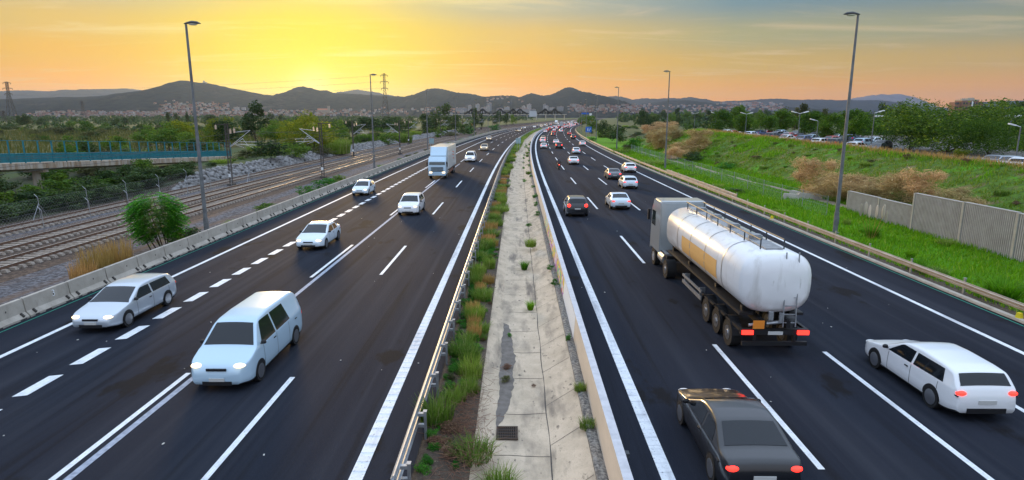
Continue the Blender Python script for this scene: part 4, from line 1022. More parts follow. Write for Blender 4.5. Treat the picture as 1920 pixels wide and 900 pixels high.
# ------------------------------------------------------------------ right verge and embankment
def grass_stuff():
    rng = np.random.default_rng(11); n = 90000
    D = 12 + 150 * rng.random(n) ** 1.7; X = 22.0 + 12 * rng.random(n)
    n2 = 60000; D2 = 20 + 150 * rng.random(n2) ** 1.4; X2 = 33 + 12 * rng.random(n2)
    def nz(x, y, s):
        """lattice noise, -1..1"""
        def g(i, j): q = np.sin(i * 127.1 + j * 311.7) * 43758.5453; return q - np.floor(q)
        def one(x, y): i, j = np.floor(x), np.floor(y); fx, fy = x - i, y - j; fx = fx * fx * (3 - 2 * fx); fy = fy * fy * (3 - 2 * fy); return (g(i, j) * (1 - fx) + g(i + 1, j) * fx) * (1 - fy) + (g(i, j + 1) * (1 - fx) + g(i + 1, j + 1) * fx) * fy
        return 2 * (.6 * one(x / s, y / s) + .4 * one(x / s * 2.7 + 9, y / s * 2.7)) - 1
    def sow(name, label, X, D, hlo, hhi, mat, seed):
        r = np.random.default_rng(seed); n = len(X); z = np.array([h(x, d) for x, d in zip(X, D)]); b = np.stack([X + np.where(D > 72, (D - 72) ** 2 / 6940, 0), D, z - .03], 1)
        hh = r.uniform(hlo, hhi, n); a = r.uniform(0, 6.28, n); w = r.uniform(.012, .03, n) * (1 + D / 45); q = np.stack([np.cos(a) * w, np.sin(a) * w, np.zeros(n)], 1); t = b + np.stack([r.normal(0, .09, n), r.normal(0, .09, n), hh], 1)
        prop(link(name, np_mesh(name, np.stack([b - q, b + q, t], 1).reshape(-1, 3), np.arange(n * 3).reshape(-1, 3), mat)), label, 'grass', kind='stuff')
    v = nz(X2, D2, 5.); kp = (v < .28) & (nz(X2, D2, 1.1) > -.12); sow('bank_grass', 'olive and straw tinted rough grass on the right bank', X2[kp], D2[kp], .10, .34, L_BANK, 5)
    keep = (v >= .28) | ((X2 > 42.6) & (nz(X2, D2, 3.) > -.2)); X2, D2 = X2[keep], D2[keep]
    X = np.concatenate([X, X2]); D = np.concatenate([D, D2]); n = len(X)
    kp = ~((np.abs(X - 29.5 - 1.2 * np.sin(D * .03)) < .6) & (D > 57)); X, D = X[kp], D[kp]; n = len(X)
    z = np.array([h(x, d) for x, d in zip(X, D)]); b = np.stack([X + np.where(D > 72, (D - 72) ** 2 / 6940, 0), D, z - .03], 1)
    lush = .5 + .5 * np.clip(nz(X, D, 2.7), -1, 1); hh = rng.uniform(.12, .34, n) * (.6 + .7 * lush) * (1 + D / 150); a = rng.uniform(0, 6.28, n); w = rng.uniform(.012, .03, n) * (1 + D / 45)
    s = np.stack([np.cos(a) * w, np.sin(a) * w, np.zeros(n)], 1); t = b + np.stack([rng.normal(0, .09, n), rng.normal(0, .09, n), hh], 1)
    V = np.stack([b - s, b + s, t], 1).reshape(-1, 3)
    o = link('verge_grass', np_mesh('verge_grass', V, np.arange(n * 3).reshape(-1, 3), L_GRASS)); prop(o, 'short bright green grass on the right verge and bank', 'grass', kind='stuff')
    n = 14000; D = rng.uniform(20, 150, n); X = 45.2 + rng.normal(0, .8, n)
    z = np.array([h(x, d) for x, d in zip(X, D)]); b = np.stack([X + np.where(D > 72, (D - 72) ** 2 / 6940, 0), D, z - .05], 1); a = rng.uniform(0, 6.28, n); w = rng.uniform(.02, .05, n); hh = rng.uniform(.3, .9, n)
    s = np.stack([np.cos(a) * w, np.sin(a) * w, np.zeros(n)], 1); t = b + np.stack([rng.normal(0, .2, n), rng.normal(0, .2, n), hh], 1)
    o = link('crest_dry_grass', np_mesh('crest_dry_grass', np.stack([b - s, b + s, t], 1).reshape(-1, 3), np.arange(n * 3).reshape(-1, 3), L_STRAW)); prop(o, 'pale dry grass fringing the crest of the bank', 'grass', kind='stuff')
grass_stuff()
right_plants = [
    ('tan', 1236, 282, 62, 36, 'dry tan bush on the far bank, low left one'), ('tan', 1262, 262, 52, 26, 'dry tan bush on the crest, farthest left'), ('tan', 1222, 272, 40, 26, 'dry tan bush at the nose of the bank'), ('tan', 1285, 296, 70, 34, 'dry tan bush low on the bank behind the second right lamp'), ('tan', 1312, 280, 60, 34, 'large dry tan bush up the bank behind the second right lamp'), ('tan', 1266, 300, 50, 24, 'dry tan bush at the bank foot right of the lamp'), ('tan', 1250, 250, 50, 22, 'brownish dry bush behind the bank crest'), ('tan', 1215, 250, 40, 16, 'faint dry bush at the far end of the bank'),
    ('tan', 1525, 364, 92, 62, 'big dry tan bush left of the tall lamp'), ('tan', 1580, 378, 92, 52, 'dry tan bush right of the tall lamp above the low panels'), ('tan', 1625, 380, 103, 52, 'dry tan bush behind the low wall panels'), ('tan', 1680, 382, 103, 59, 'big dry tan bush behind the joint of low and tall panels'), ('tan', 1725, 388, 92, 65, 'dry tan bush behind the first tall panel'), ('tan', 1790, 398, 92, 46, 'dry tan bush behind the second tall panel'), ('tan', 1822, 400, 50, 30, 'small dry tan bush farthest right behind the tall panels'), ('tan', 1553, 372, 69, 46, 'dry tan bush just behind the tall lamp'),
    ('dark', 1300, 305, 50, 26, 'dark shrub at the bank foot under the tan bushes'), ('bright', 1190, 282, 34, 30, 'green shrub at the nose of the bank'), ('dark', 1150, 268, 60, 42, 'large dark bush right of the blue sign'), ('dark', 1128, 258, 34, 40, 'dark bush behind the blue sign'), ('olive', 1175, 285, 24, 16, 'brownish shrub at the bank nose foot'), ('bright', 1360, 318, 50, 16, 'patch of brighter green bush on the bank slope'), ('bright', 1110, 266, 20, 10, 'low green plant by the far right rail'), ('weed', 1165, 288, 26, 12, 'pale grass clump at the third right lamp'),
    ('tuft', 1880, 560, 90, 52, 'round green fountain grass by the right rail at the picture edge'), ('tuft', 1635, 445, 40, 30, 'green base of the white pampas plumes'), ('tuft', 1718, 505, 40, 28, 'small fountain grass clump below the tall panels'), ('weed', 1230, 310, 50, 14, 'light grass clump along the second rail'), ('yellow', 1798, 300, 40, 26, 'yellow flowering shrub on the bank crest')]
for i, (kd, px, py, w, hh, lab) in enumerate(right_plants): px_obj('b', kd, px, py, w * (1.2 if kd == 'tan' else 1), hh * (1.2 if kd == 'tan' else 1), lab, None, i % 4, 'plant' if kd in ('tuft', 'weed') else 'bush')
rng = random.Random(31)
for i in range(40):
    D = 20 + i * 3.4 + rng.uniform(-1, 1); X = rng.uniform(22.7, 26) if i % 3 else rng.uniform(27, 33)
    bush('tuft' if i % 2 else 'weed', P(X, D, h(X, D) - .03), rng.uniform(.5, 1.3), rng.uniform(.3, .75), 'small grass tuft standing up out of the right verge', 'grass tufts on the right verge', i % 4, 'plant')
rng = random.Random(61)
for i in range(90):
    D = 24 + i * 1.5 + rng.uniform(-1, 1); X = 33.5 + 10.5 * rng.random(); kd = ('tuft', 'weed', 'olive', 'weed', 'brown')[i % 5]
    bush(kd, P(X, D, h(X, D) - .05), rng.uniform(.6, 1.5), rng.uniform(.25, .7), {'tuft': 'green grass tuft', 'weed': 'yellowing weed clump', 'olive': 'low olive scrub', 'brown': 'small withered plant'}[kd] + ' growing on the slope of the right bank', 'small plants on the right bank', i % 4, 'plant')
for i in range(46):
    D = 165 + i * 6.2 + rng.uniform(-3, 3); X = 27 + rng.uniform(0, 34); kd = ('dark', 'mid', 'olive', 'dark', 'reed')[i % 5]
    bush(kd, P(X, D, h(X, D) - .1), rng.uniform(3, 7), rng.uniform(1.2, 2.6), {'dark': 'dark shrub', 'mid': 'green shrub', 'olive': 'olive shrub', 'reed': 'pale reed clump'}[kd] + ' in the scrub beyond the nose of the right bank', 'scrub beyond the right bank', i % 4)
def pampas():
    p, s = at(1632, 448); p.z = gz(p.x, p.y)
    r = empty('pampas_grass', p, 0, 'pampas grass with white plumes in front of the low wall panels', 'plant'); rng = random.Random(2)
    for k in range(7):
        a = rng.uniform(0, 6.28); q = rng.uniform(.25, .85); e = Vector((math.cos(a) * q - .0, math.sin(a) * q, rng.uniform(1.3, 2.1)))
        m = MB(); m.rod((e.x * .2, e.y * .2, 0), e, .012, .008, 5); m.build('stalk', L_STRAW, r)
        m = MB(); rr = rng.uniform(.08, .11); m.ell((e.x, e.y, e.z + .25), (rr, rr, .46), 8, 8); m.build('plume', L_PLUME, r)
pampas()
def palm():
    p, s = at(1381, 362); p.z = gz(p.x, p.y)
    r = empty('dwarf_palm', p, 0, 'low palm with arching fronds behind the right guard rail', 'palm'); g = np.random.default_rng(4); V = []; F = []; n = 0
    for k in range(26):
        a = g.uniform(0, 6.28); ln = g.uniform(1.1, 1.7); up = g.uniform(.5, 1.2); dr = np.array([math.cos(a), math.sin(a), 0]); sv = np.array([-math.sin(a), math.cos(a), 0])
        for j in range(14):
            t = (j + 1) / 14; c = dr * ln * t + np.array([0, 0, .25 + up * 1.2 * t - 1.3 * t * t])
            for sg in (-1, 1):
                tip = c + sv * sg * .32 * (1 - .6 * t) + dr * .16 + np.array([0, 0, -.05]); wv = dr * .03; V += [c - wv, c + wv, tip + wv * .2, tip - wv * .2]; F.append((n, n + 1, n + 2, n + 3)); n += 4
    link('fronds', np_mesh('fronds', V, F, L_MID), r); m = MB(); m.rod((0, 0, -.1), (0, 0, .45), .22, .16, 9); m.build('trunk', bark, r)
palm()
def reflectors():
    for px, py, lab in ((1910, 600, 'yellow marker block on the guard rail foot at the right edge'), (1447, 412, 'yellow marker on the guard rail post behind the tanker')):
        p, s = at(px, py, 0); m = MB(); m.box((0, 0, .16), (.22, .22, .32), 0, .3, 0, 0, .7); m.box((0, 0, .01), (.3, .3, .04)); o = m.build('rail_marker', yellow_p, None, Vector((p.x, p.y, p.z))); prop(o, lab, 'rail marker', 'yellow markers under the right guard rail')
reflectors()

# ------------------------------------------------------------------ parking plateau: trees, lamps, cars
def lot_tree(kind, px, py, Y, wpx, hpx, label, group=None, var=0):
    """px,py = foot as seen; Y = distance along"""
    d = ray(px, py); p = Vector((0, 0, CAM_H)) + d * (Y / d.y); X, D = inv(p.x, p.y); p.z = h(X, D) - .1; top = on_plane(px, py - hpx, Y).z
    s = (p - Vector((0, 0, CAM_H))).dot(_rm @ Vector((0, 0, -1))) / FPX
    return tree(kind, p, (top - p.z) * (1.12 if kind == 'round' else 1.04), label, group, var, wpx * s / (top - p.z) / {'round': 1.0, 'dark': .95, 'mid': 1.1, 'yellow': 1.2, 'poplar': .40, 'pine': 1., 'willow': 1.75, 'cone': .6}[kind])
lot_trees = [
    ('round', 1352, 258, 190, 46, 46, 'rounded tree at the left end of the parking row'), ('round', 1392, 258, 170, 50, 42, 'rounded tree, second from the left end of the parking row'), ('round', 1432, 262, 150, 52, 44, 'rounded tree, third from the left in the parking row'), ('round', 1470, 262, 158, 54, 50, 'rounded tree left of the double-headed lamp'), ('round', 1513, 266, 135, 58, 52, 'rounded tree right of the double-headed lamp'), ('round', 1556, 270, 120, 60, 52, 'rounded tree left of the tall leaning lamp'), ('round', 1612, 278, 108, 64, 60, 'rounded tree just right of the tall leaning lamp'),
    ('round', 1588, 262, 150, 60, 50, 'rounded tree behind the tall leaning lamp'), ('round', 1655, 268, 125, 60, 48, 'rounded tree behind the single-headed parking lamp'), ('round', 1385, 240, 260, 46, 38, 'farther rounded tree behind the left parking row'),
    ('cone', 1470, 250, 230, 28, 52, 'conical tree rising behind the parking row, left one'), ('cone', 1505, 250, 235, 32, 60, 'tallest conical tree rising behind the parking row'), ('cone', 1490, 248, 240, 26, 46, 'conical tree between two taller conical trees'), ('cone', 1543, 246, 240, 24, 40, 'conical tree right of the tallest conical tree'), ('cone', 1522, 244, 250, 18, 40, 'narrow conical tree behind the parking row'),
    ('willow', 1770, 300, 92, 250, 108, 'huge wind-blown willow-like tree at the edge of the parking'), ('willow', 1850, 306, 84, 120, 84, 'lower right mass of willow foliage near the picture edge'), ('willow', 1700, 296, 98, 120, 86, 'lower left willow tree beside the single-headed lamp'), ('dark', 1815, 270, 130, 90, 72, 'dark green tree behind the huge willow'),
    ('dark', 1660, 240, 230, 40, 42, 'dark tree far behind the parking, left of three'), ('dark', 1690, 240, 235, 40, 42, 'dark tree far behind the parking, middle of three'), ('dark', 1720, 240, 225, 40, 40, 'dark tree far behind the parking, right of three'), ('mid', 1875, 260, 150, 120, 74, 'brownish green tree wall right of the brick block'), ('pine', 1895, 250, 190, 50, 62, 'stone pine topping the right skyline'), ('dark', 1918, 260, 150, 60, 68, 'dark tree at the right edge skyline'), ('dark', 1850, 250, 190, 60, 50, 'dark tree beneath the floodlight mast'), ('round', 1918, 305, 78, 44, 46, 'young rounded tree at the right picture edge'),
    ('dark', 1207, 245, 300, 34, 36, 'dark tree beyond the nose of the bank, left one'), ('dark', 1225, 243, 310, 30, 26, 'dark tree beyond the nose of the bank, right one'), ('mid', 1108, 252, 330, 36, 36, 'green tree behind the blue motorway sign'), ('mid', 1092, 240, 480, 22, 26, 'far green tree by the right lane bend'), ('dark', 1270, 245, 330, 20, 24, 'dark tree behind the tan crest bushes'), ('mid', 1290, 248, 280, 26, 16, 'pale tamarisk-like tree behind the crest bushes')]
for i, t in enumerate(lot_trees): lot_tree(*t, var=i % 4)
for i in range(16):
    px = 1225 + i * 14 + (i * 37 % 11); lot_tree('dark' if i % 2 else 'mid', px, 228, 520 + (i * 53 % 80), 16 + i * 7 % 10, 17 + i * 5 % 8, 'far tree in the belt beyond the parking and the tan bushes', 'far tree belt right of the motorway', i % 4)

def lot_lamp(px, ytop, Y, heads, label):
    t = on_plane(px, ytop, Y); X, D = inv(t.x, t.y); z = h(X, D); H_ = t.z - z
    r = empty('parking_lamp', (t.x, t.y, z), 0, label, 'lamp post', 'lamp posts of the parking lot')
    m = MB(); m.rod((0, 0, 0), (0, 0, H_), .10, .06, 8); m.build('pole', pole_m, r)
    for s in heads:
        m = MB(); m.rod((0, 0, H_), (s * .8, 0, H_ + .25), .04, n=6); m.box((s * 1.05, 0, H_ + .28), (.8, .34, .14), 0, 0, 0, -s * .25); m.build('lamp_head', white_p, r)
for a in ((1500, 213, 108, (-1, 1), 'double-headed lamp post in the middle of the parking lot'), (1534, 227, 112, (-1,), 'single-headed lamp post right of the double-headed one'), (1400, 214, 150, (-1, 1), 'double-headed lamp post at the left of the parking lot'), (1343, 213, 190, (-1, 1), 'double-headed lamp post at the far left end of the parking'), (1640, 212, 96, (1,), 'tall single-headed lamp post left of the huge willow'), (1620, 228, 140, (-1,), 'short lamp post showing over the rounded trees'), (1303, 213, 260, (-1, 1), 'lamp post far beyond the tan bushes'), (1914, 238, 74, (-1,), 'lamp post at the right picture edge')): lot_lamp(*a)
def flood(px, ytop, Y, label):
    t = on_plane(px, ytop, Y); z = 3.; r = empty('floodlight_mast', (t.x, t.y, z), 0, label, 'floodlight mast', 'floodlight masts behind the parking'); H_ = t.z - z
    m = MB(); m.rod((0, 0, 0), (0, 0, H_), .22, .14, 8); m.build('pole', pole_m, r); m = MB(); m.box((0, 0, H_), (3.2, .2, .15)); m.build('crossarm', pole_m, r)
    for k in range(4): m = MB(); m.box((-1.35 + .9 * k, -.1, H_ + .12), (.55, .25, .38), 0, 0, .4); m.build('floodlight', white_p, r)
for px, y, Y, w in ((1897, 219, 120, 'floodlight mast over the right end of the willow'), (1841, 217, 150, 'floodlight mast left of the rightmost one, behind the willow'), (1850, 216, 165, 'floodlight mast close behind another, right of the brick block'), (1651, 219, 170, 'floodlight mast far left, above the rounded trees'), (1668, 219, 175, 'floodlight mast beside the far left one')): flood(px, y, Y, w)

# ------------------------------------------------------------------ vehicles
CARP = {}; DIM = {}
CTRL = dict(
    hatch=dict(top=[(2.06, .52), (2.02, .64), (1.86, .75), (1.4, .86), (1.02, .95), (.18, 1.38), (-.1, 1.44), (-.6, 1.47), (-1.2, 1.43), (-1.58, 1.36), (-1.90, 1.00), (-2.02, .92), (-2.06, .6)], W=.89, belt=.90, ws=(1.0, .16), rw=(-1.60, -1.88), win=((-.40, .14), (-.50, -1.32)), wheel=(1.30, .315), lamp=.66, tl=.84),
    sedan=dict(top=[(2.26, .50), (2.22, .63), (2.05, .73), (1.5, .85), (1.06, .93), (.16, 1.35), (-.15, 1.41), (-.6, 1.43), (-1.02, 1.38), (-1.72, 1.03), (-2.14, .99), (-2.24, .90), (-2.27, .6)], W=.91, belt=.89, ws=(1.04, .14), rw=(-1.06, -1.66), win=((-.42, .12), (-.52, -1.16)), wheel=(1.38, .325), lamp=.65, tl=.82),
    estate=dict(top=[(2.40, .50), (2.36, .63), (2.18, .73), (1.65, .85), (1.2, .93), (.32, 1.36), (.0, 1.43), (-.6, 1.46), (-1.6, 1.42), (-2.02, 1.36), (-2.30, 1.0), (-2.38, .92), (-2.42, .6)], W=.92, belt=.90, ws=(1.18, .30), rw=(-2.04, -2.27), win=((-.36, .28), (-.46, -1.72)), wheel=(1.45, .33), lamp=.66, tl=.86),
    suv=dict(top=[(2.19, .60), (2.15, .80), (2.0, .90), (1.55, 1.0), (1.14, 1.09), (.42, 1.55), (.1, 1.62), (-.5, 1.66), (-1.4, 1.63), (-1.78, 1.55), (-2.06, 1.14), (-2.15, 1.02), (-2.19, .7)], W=.93, belt=1.02, ws=(1.12, .40), rw=(-1.80, -2.04), win=((-.38, .34), (-.48, -1.46)), wheel=(1.34, .365), lamp=.80, tl=1.0),
    van=dict(top=[(2.62, .55), (2.58, .80), (2.38, .92), (1.95, 1.07), (1.68, 1.18), (1.10, 1.78), (.8, 1.88), (0, 1.93), (-2.1, 1.91), (-2.42, 1.83), (-2.56, 1.20), (-2.62, 1.0), (-2.64, .6)], W=.965, belt=1.11, ws=(1.65, 1.08), rw=(-2.44, -2.545), win=((.14, .92), (.04, -1.10)), wheel=(1.62, .34), lamp=.85, tl=.96))
class Shape:
    def __init__(s, style):
        c = CTRL[style]; s.c = c; t = sorted(c['top']); s.ys = np.linspace(t[0][0], t[-1][0], 800); z = np.interp(s.ys, [p[0] for p in t], [p[1] for p in t]); k = np.hanning(41); k /= k.sum(); s.zs = np.convolve(np.pad(z, 20, mode='edge'), k, 'valid'); s.y0, s.y1 = t[0][0], t[-1][0]
    def top(s, y): return float(np.interp(y, s.ys, s.zs))
    def w(s, y):
        n = max(0, (y - (s.y1 - .62)) / .62); t = max(0, ((s.y0 + .5) - y) / .5); return s.c['W'] * (1 - .24 * n ** 2.6 - .13 * t ** 2.6)
    def bot(s, y): return .19 + .10 * max(0, (abs(y) - (s.y1 - .55)) / .55) ** 1.5
    def parts(s, y):
        zt, w, zb = s.top(y), s.w(y), s.bot(y); b = s.c['belt'] + .03 * (-y) / 2; sh = min(b, zt - .055); rc = min(.10, (zt - sh) * .8); xc = (w - .025) - .36 * max(0, zt - rc - sh); return zt, w, zb, sh, rc, xc
    def hw(s, y, z):
        zt, w, zb, sh, rc, xc = s.parts(y)
        if z <= sh: f = (z - zb) / max(.01, sh - zb); return w - .07 * max(0, 1 - f / .35) ** 2 - .025 * max(0, (f - .55) / .45) ** 2
        return (w - .025) - .36 * (z - sh)
    def xt(s, y): zt, w, zb, sh, rc, xc = s.parts(y); return xc - 1.25 * rc
    def ring(s, y):
        zt, w, zb, sh, rc, xc = s.parts(y); r = [(0, zb), ((w - .07) * .6, zb), (w - .09, zb + .005)]
        for f in (0.02, .12, .25, .4, .55, .7, .85, .95, 1.): z = zb + (sh - zb) * f; r.append((s.hw(y, z), z))
        for f in (.15, .5, .85, 1.): z = sh + (zt - rc - sh) * f; r.append((s.hw(y, z), z))
        for a in (22, 45, 68, 90): a = R(a); r.append((xc - 1.25 * rc * (1 - math.cos(a)), zt - rc + rc * math.sin(a)))
        x = xc - 1.25 * rc
        for f in (.7, .35, 0): r.append((x * f, zt + .022 * (1 - f * f)))
        return r
def car_proto(style, lv=2):
    if (style, lv) in CARP: return CARP[(style, lv)]
    S = Shape(style); c = S.c; ny = 64 if lv > 1 else 34; d = np.linspace(0, 1, ny); ys = S.y0 + (S.y1 - S.y0) * (.5 - .5 * np.cos(d * math.pi)) * .6 + (S.y1 - S.y0) * d * .4
    m = MB(); rows = []
    for y in ys:
        h_ = S.ring(y); rows.append([(x, y, z) for x, z in h_] + [(-x, y, z) for x, z in h_[-2:0:-1]])
    n = len(rows[0]); hn = len(S.ring(0)); vs = [p for r in rows for p in r]; fs = []; mi = []
    for j in range(ny - 1):
        for i in range(n):
            k = (i + 1) % n; fs.append((j * n + i, j * n + k, (j + 1) * n + k, (j + 1) * n + i)[::-1]); seg = i if i < hn - 1 else n - 1 - i; mi.append(1 if seg < 4 else 0)
    fs.append(tuple(range(n))); mi.append(0); fs.append(tuple((ny - 1) * n + i for i in range(n))[::-1]); mi.append(0)
    ya, rw = c['wheel']; m.add(vs, fs); m.m = mi
    def conform(poly, off):
        """a panel lying on the flank; poly is a grid of (y, z) rows"""
        out = []
        for sx in (1, -1): out.append([[(sx * (S.hw(y, z) + off), y, z) for y, z in row] for row in poly])
        return out
    for yy in (ya, -ya):                                                 # dark wheel arches, part of the body
        g = []
        for q in np.linspace(0, math.pi, 15):
            g.append([(yy + rr * math.cos(q), max(S.bot(yy) + .015, rw + rr * math.sin(q))) for rr in (.02, (rw + .055) * .6, rw + .055)])
        a, b = conform(g, .006); m.strip(a, 1); m.strip([r[::-1] for r in b], 1)
    body = m.mesh('body', [P_WHITE, black], True); P_ = {'body': [body]}
    def top_panel(ya_, yb_, inset, nm):
        g = []; f = 1 if ya_ > 0 else -1
        for y in np.linspace(ya_, yb_, 9):
            x = S.xt(y) - inset; dz = (S.top(y + .01) - S.top(y - .01)) / .02; nl = math.hypot(1, dz); ny_, nz_ = -dz / nl * .009, 1 / nl * .009
            g.append([(x * t, y + ny_, S.top(y) + .022 * (1 - (x * t / max(.01, S.xt(y))) ** 2) + nz_) for t in np.linspace(-1, 1, 9)])
        if f < 0: pass
        return MB().strip(g if (yb_ > ya_) else [r[::-1] for r in g]).mesh(nm, [glass_m], True)
    P_['windscreen'] = [top_panel(c['ws'][0], c['ws'][1], .0, 'windscreen')]; P_['rear_window'] = [top_panel(c['rw'][0], c['rw'][1], .02, 'rear_window')]
    P_['side_window'] = []
    (b0, f0), (b1, f1) = c['win']; belt = c['belt']; roof = S.top(-.4); wsa, wsb = c['ws']
    def z_lo(y): return belt + .03 * (-y) / 2 + .035
    for k, (yr, yf) in enumerate(((b0, f0), (f1, b1))):
        g = []
        for t in np.linspace(0, 1, 7):
            zt_ = roof - .135; row = []
            if k == 0: y_lo, y_hi = wsa - .34, yf + .0
            else: y_lo, y_hi = yr - .10, yr + .05
            yA = y_lo + (y_hi - y_lo) * t                          # slanted end
            yB = yr if k == 0 else b1
            for q in np.linspace(0, 1, 9): y = yA + (yB - yA) * q; z = z_lo(y) + (zt_ - z_lo(y)) * t; row.append((y, min(z, S.top(y) - .07)))
            g.append(row)
        a, b = conform(g, .007)
        P_['side_window'] += [MB().strip(a if k == 0 else [r[::-1] for r in a]).mesh('side_window', [glass_m], True), MB().strip([r[::-1] for r in b] if k == 0 else b).mesh('side_window', [glass_m], True)]
    def mk(f, n_, mt, sm=True): q = MB(); f(q); return q.mesh(n_, mt, sm)
    zn, zt = c['lamp'], c['tl']; wn = S.w(S.y1 - .18); wt = S.w(S.y0 + .1); tz = .075 if style in ('hatch', 'sedan', 'estate') else .16
    P_['headlight'] = [mk(lambda q: q.ell((s_ * (wn - .20), S.y1 - .20, zn), (.19, .19, .062)), 'headlight', [head_dim]) for s_ in (-1, 1)]
    P_['tail_light'] = [mk(lambda q: q.ell((s_ * (wt - .14), S.y0 + .085, zt), (.15, .10, tz)), 'tail_light', [red_dim]) for s_ in (-1, 1)]
    ym = wsa - .30; xm = S.hw(ym, belt + .06)
    P_['mirror'] = [mk(lambda q: (q.ell((s_ * (xm + .10), ym, belt + .11), (.095, .05, .07)), q.box((s_ * (xm + .03), ym, belt + .06), (.10, .05, .03))), 'mirror', [black]) for s_ in (-1, 1)]
    P_['number_plate'] = [mk(lambda q: q.box((0, S.y0 - .008, .62 if style != 'suv' else .74), (.5, .03, .11)), 'number_plate', [plate_m], False), mk(lambda q: q.box((0, S.y1 + .012, .44), (.48, .03, .10)), 'number_plate', [plate_m], False)]
    P_['grille'] = [mk(lambda q: (q.box((0, S.y1 - .012, zn - .085), (.62, .05, .075)), q.box((0, S.y1 - .012, .32), (.92, .05, .13))), 'grille', [black], False)]
    P_['rear_trim'] = [mk(lambda q: q.box((0, S.y0 + .005, .36), (1.1, .05, .15)), 'rear_trim', [black], False)]
    P_['door_handle'] = [mk(lambda q: q.box((s_ * (S.hw(y, belt - .10) + .012), y, belt - .11), (.03, .16, .03)), 'door_handle', [black], False) for s_ in (-1, 1) for y in (b0 + .16, f1 - .62)]
    sm_ = MB()
    for y in (wsa - .42, b0 - .04, f1 + .08):                          # door gaps
        g = [[(y - .009, z), (y + .009, z)] for z in np.linspace(S.bot(y) + .09, belt + .0, 8)]
        a, b = conform(g, .004); sm_.strip(a); sm_.strip([r[::-1] for r in b])
    P_['door_gap'] = [sm_.mesh('door_gap', [black])]
    def wh(q): q.rod((-.105, 0, 0), (.105, 0, 0), rw, n=26)
    def rm(q):
        q.rod((-.112, 0, 0), (.112, 0, 0), rw * .28, n=12)
        for k in range(10): t = k * math.pi / 5; q.rod((0, math.cos(t) * rw * .2, math.sin(t) * rw * .2), (0, math.cos(t) * rw * .66, math.sin(t) * rw * .66), .112, .112, 4)
    def rm2(q):
        for sx in (-1, 1):
            q.rod((sx * .100, 0, 0), (sx * .112, 0, 0), rw * .70, n=22)
    P_['wheel'] = [mk(wh, 'wheel', [tyre_m], False)]; P_['rim'] = [mk(rm2, 'rim', [rim_m], False)]
    def sp(q):
        for sx in (-1, 1):
            for k in range(5): t = k * 2 * math.pi / 5; q.box((sx * .114, math.cos(t) * rw * .42, math.sin(t) * rw * .42), (.006, .05, rw * .36), 0, 0, t + R(54))
    P_['rim_gap'] = [mk(sp, 'rim_gap', [black], False)]
    xw = S.hw(ya, rw + .1) - .09; DIM[style] = (ya, rw, xw, S.y1, zn, S.y0, zt)
    CARP[(style, lv)] = P_; return P_
def set_mat(o, i, m):
    o.material_slots[i].link = 'OBJECT'; o.material_slots[i].material = m
def car(style, X, D, facing, pm, label, group=None, lit=True, xyz=None, rz=0., lv=2, parts=True, name=None, roof=None, near=False):
    """facing +1 = drives away, -1 = comes towards the viewer"""
    Pm = car_proto(style, lv); nm = name or {'hatch': 'hatchback_car', 'estate': 'estate_car', 'sedan': 'saloon_car', 'suv': 'suv_car', 'van': 'small_van'}[style]
    loc = xyz or P(X, D, 0.0); ang = (HDG(D) if xyz is None else rz) + (0 if facing > 0 else math.pi)
    r = empty(nm, loc, ang, label, 'van' if style == 'van' else 'car', group)
    b = link('body', Pm['body'][0], r); set_mat(b, 0, pm)
    for n in ('windscreen', 'rear_window', 'side_window', 'mirror', 'grille', 'number_plate', 'rear_trim', 'door_handle', 'door_gap'):
        for me in Pm[n]: link(n, me, r)
    for me in Pm['headlight']:
        o = link('headlight', me, r); set_mat(o, 0, head_lit if lit and facing < 0 else head_dim)
    for me in Pm['tail_light']:
        o = link('tail_light', me, r); set_mat(o, 0, red_lit if lit and facing > 0 else red_dim)
    ya, rw, xw = DIM[style][:3]
    for sx in (-1, 1):
        for yy in (ya, -ya):
            w = link('wheel', Pm['wheel'][0], r); w.location = (sx * xw, yy, rw); link('rim', Pm['rim'][0], w)
    return r
FARC = {}
def far_car(style, X, D, facing, pm, label, group, xyz=None, rz=0., lit=True):
    """car of a few pixels: one mesh"""
    k = (style, facing if lit else 0)
    if k not in FARC:
        Pm = car_proto(style, 1); bmx = bmesh.new(); mats = [P_WHITE, black, glass_m, red_lit if (lit and facing > 0) else red_dim, head_lit if (lit and facing < 0) else head_dim]; c0 = 0
        for n, ix in (('body', None), ('windscreen', 2), ('rear_window', 2), ('side_window', 2), ('tail_light', 3), ('headlight', 4), ('mirror', 1)):
            for me in Pm[n]:
                bmx.from_mesh(me); bmx.faces.ensure_lookup_table()
                for f in bmx.faces[c0:]:
                    if ix is not None: f.material_index = ix
                c0 = len(bmx.faces)
        ya, rw, xw = DIM[style][:3]; s = MB()
        for sx in (-1, 1):
            for yy in (ya, -ya): s.rod((sx * xw - .11, yy, rw), (sx * xw + .11, yy, rw), rw, n=12)
        tm = s.mesh('work', [black]); bmx.from_mesh(tm); bmx.faces.ensure_lookup_table()
        for f in bmx.faces[c0:]: f.material_index = 1
        me = bpy.data.meshes.new('far_car'); bmx.to_mesh(me); bmx.free()
        for mt in mats: me.materials.append(mt)
        FARC[k] = me
    o = link({'hatch': 'hatchback_car', 'estate': 'estate_car', 'sedan': 'saloon_car', 'suv': 'suv_car', 'van': 'small_van'}[style], FARC[k], None, xyz or P(X, D, 0)); o.rotation_euler = (0, 0, (HDG(D) if xyz is None else rz) + (0 if facing > 0 else math.pi)); set_mat(o, 0, pm)
    return prop(o, label, 'van' if style == 'van' else 'car', group)

